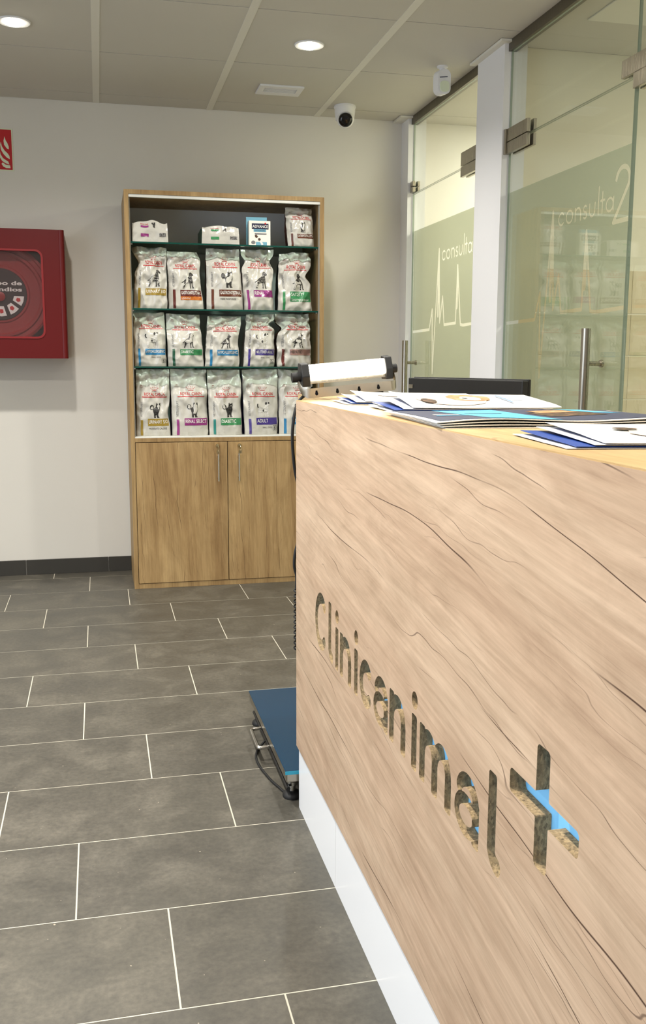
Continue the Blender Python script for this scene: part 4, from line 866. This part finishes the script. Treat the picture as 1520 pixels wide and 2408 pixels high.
# newspaper
nw = empty('newspaper', (.72, 1.53, KT), 'navy and sky blue folded newspaper lying flat across the counter', 'newspaper')
NX, NYY = 30, 16; NW, NH = .44, .37
def NP(u, v_, s):
    x = .494+NW*u+.03*v_*(1-.3*u); y = 1.325+NH*v_-.02*u
    z = KT+.0015+.0016*s+s*(.0010*(math.sin(u*9+v_*2)+1)+.0012*math.sin(math.pi*u))*(1-.75*v_)
    return (x-.004*s*(1-u), y+.002*s, z)
for s in range(4):
    m = MB(); top = [NP(i/NX, j/NYY, s) for i in range(NX+1) for j in range(NYY+1)]; bot = [(a, b, c_-.0012) for a, b, c_ in top]
    q_ = [(i*(NYY+1)+j, (i+1)*(NYY+1)+j, (i+1)*(NYY+1)+j+1, i*(NYY+1)+j+1) for i in range(NX) for j in range(NYY)]
    m.add(top, q_); m.add(bot, [tuple(reversed(t)) for t in q_])
    bd = [i*(NYY+1) for i in range(NX+1)]+[NX*(NYY+1)+j for j in range(1, NYY+1)]+[i*(NYY+1)+NYY for i in range(NX-1, -1, -1)]+[j for j in range(NYY-1, 0, -1)]
    m.add([top[k] for k in bd]+[bot[k] for k in bd], [(k, (k+1) % len(bd), len(bd)+(k+1) % len(bd), len(bd)+k) for k in range(len(bd))])
    m.build('sheet', 'page_white', nw, smooth=60)
def npatch(name, mat, u0, u1, v0, v1, lift):
    n1, n2 = max(2, int((u1-u0)*40)), max(2, int((v1-v0)*20)); m = MB()
    P_ = lambda u, v_: (lambda p: (p[0], p[1], p[2]+lift))(NP(u, v_, 3))
    m.add([P_(u0+(u1-u0)*i/n1, v0+(v1-v0)*j/n2) for i in range(n1+1) for j in range(n2+1)], [(i*(n2+1)+j, (i+1)*(n2+1)+j, (i+1)*(n2+1)+j+1, i*(n2+1)+j+1) for i in range(n1) for j in range(n2)]); m.build(name, mat, nw)
npatch('navy_field', 'news_navy', .02, .98, .04, .97, .0006); npatch('blue_field', 'news_cyan', .20, .46, .06, .97, .0010); npatch('blue_field', 'news_cyan', .74, .86, .5, .97, .0010)
npatch('photo', 'fur_brown', .50, .72, .30, .62, .0012); npatch('photo', 'tan_fur', .54, .70, .55, .75, .0015); npatch('headline', 'print_white', .08, .18, .40, .44, .0012); npatch('headline', 'news_cyan', .07, .18, .30, .33, .0012); npatch('headline', 'navy', .25, .40, .6, .63, .0014); npatch('headline', 'print_white', .80, .93, .75, .79, .0014)

# ================================================================== ANIMAL SCALE
SX0, SX1, SY0, SY1, SZ = .460, 1.02, 2.665, 3.062, .100
SX0, SX1, SY0, SY1, SZ = .462, .90, 2.412, 3.072, .100
sc_ = empty('animal_scale', ((SX0+SX1)/2, (SY0+SY1)/2, 0), 'low platform weighing scale with blue film on its top beside the counter', 'scale')
bx('platform', SX0, SX1, SY0, SY1, .066, SZ-.003, 'steel', sc_, .003)
bx('protective_film', SX0-.002, SX1+.002, SY0-.002, SY1+.002, SZ-.006, SZ, 'scale_film', sc_, .002)
bx('film_edge', SX0-.003, SX1, SY0-.0035, SY0-.002, SZ-.010, SZ-.0005, 'film_edge', sc_)
MB().tube([(SX0+.012, SY0+.03, .034), (SX0+.012, SY1-.03, .034)], .006, 8).build('side_rod', 'black_plastic', sc_, smooth=50)
for fx in (SX0+.028, SX1-.028):
    for fy in (SY0+.055, SY1-.055):
        ft = MB().lathe((fx, fy, 0), (0,0,1), [(0, 0), (.027, 0), (.028, .005), (.026, .010), (.020, .015), (.010, .018), (0, .018)], 28).build('foot', 'black_rubber', sc_, smooth=40)
        MB().lathe((fx, fy, .016), (0,0,1), [(.009, 0), (.009, .018), (.015, .020), (.015, .030), (.010, .032), (.010, .052)], 20).build('foot_screw', 'bright_steel', ft, smooth=40)
for s_, xe in ((-1, SX0), (1, SX1)):
    hx = xe+s_*.030; p = [(xe-s_*.03, 2.85, .055), (xe+s_*.01, 2.85, .052)]+[(hx-s_*.012*(1-math.sin(a)), 2.838+.012*math.cos(a), .051) for a in np.linspace(0, math.pi/2, 6)]
    p += [(hx-s_*.012*(1-math.cos(a)), 2.712-.012*math.sin(a), .051) for a in np.linspace(0, math.pi/2, 6)]+[(xe+s_*.01, 2.70, .052), (xe-s_*.03, 2.70, .055)]
    MB().tube(p, .006, 10).build('handle', 'bright_steel', sc_, smooth=60)
cp = [(.484, 2.47, .022), (.472, 2.485, .006), (.463, 2.517, .0045), (.450, 2.562, .0045), (.439, 2.62, .0045), (.431, 2.681, .0045), (.431, 2.741, .0045), (.442, 2.787, .0045), (.459, 2.819, .006), (.490, 2.841, .03), (.53, 2.85, .07)]
MB().tube(catmull(cp, 7), .0036, 8).build('cable', 'black_rubber', sc_, smooth=60)
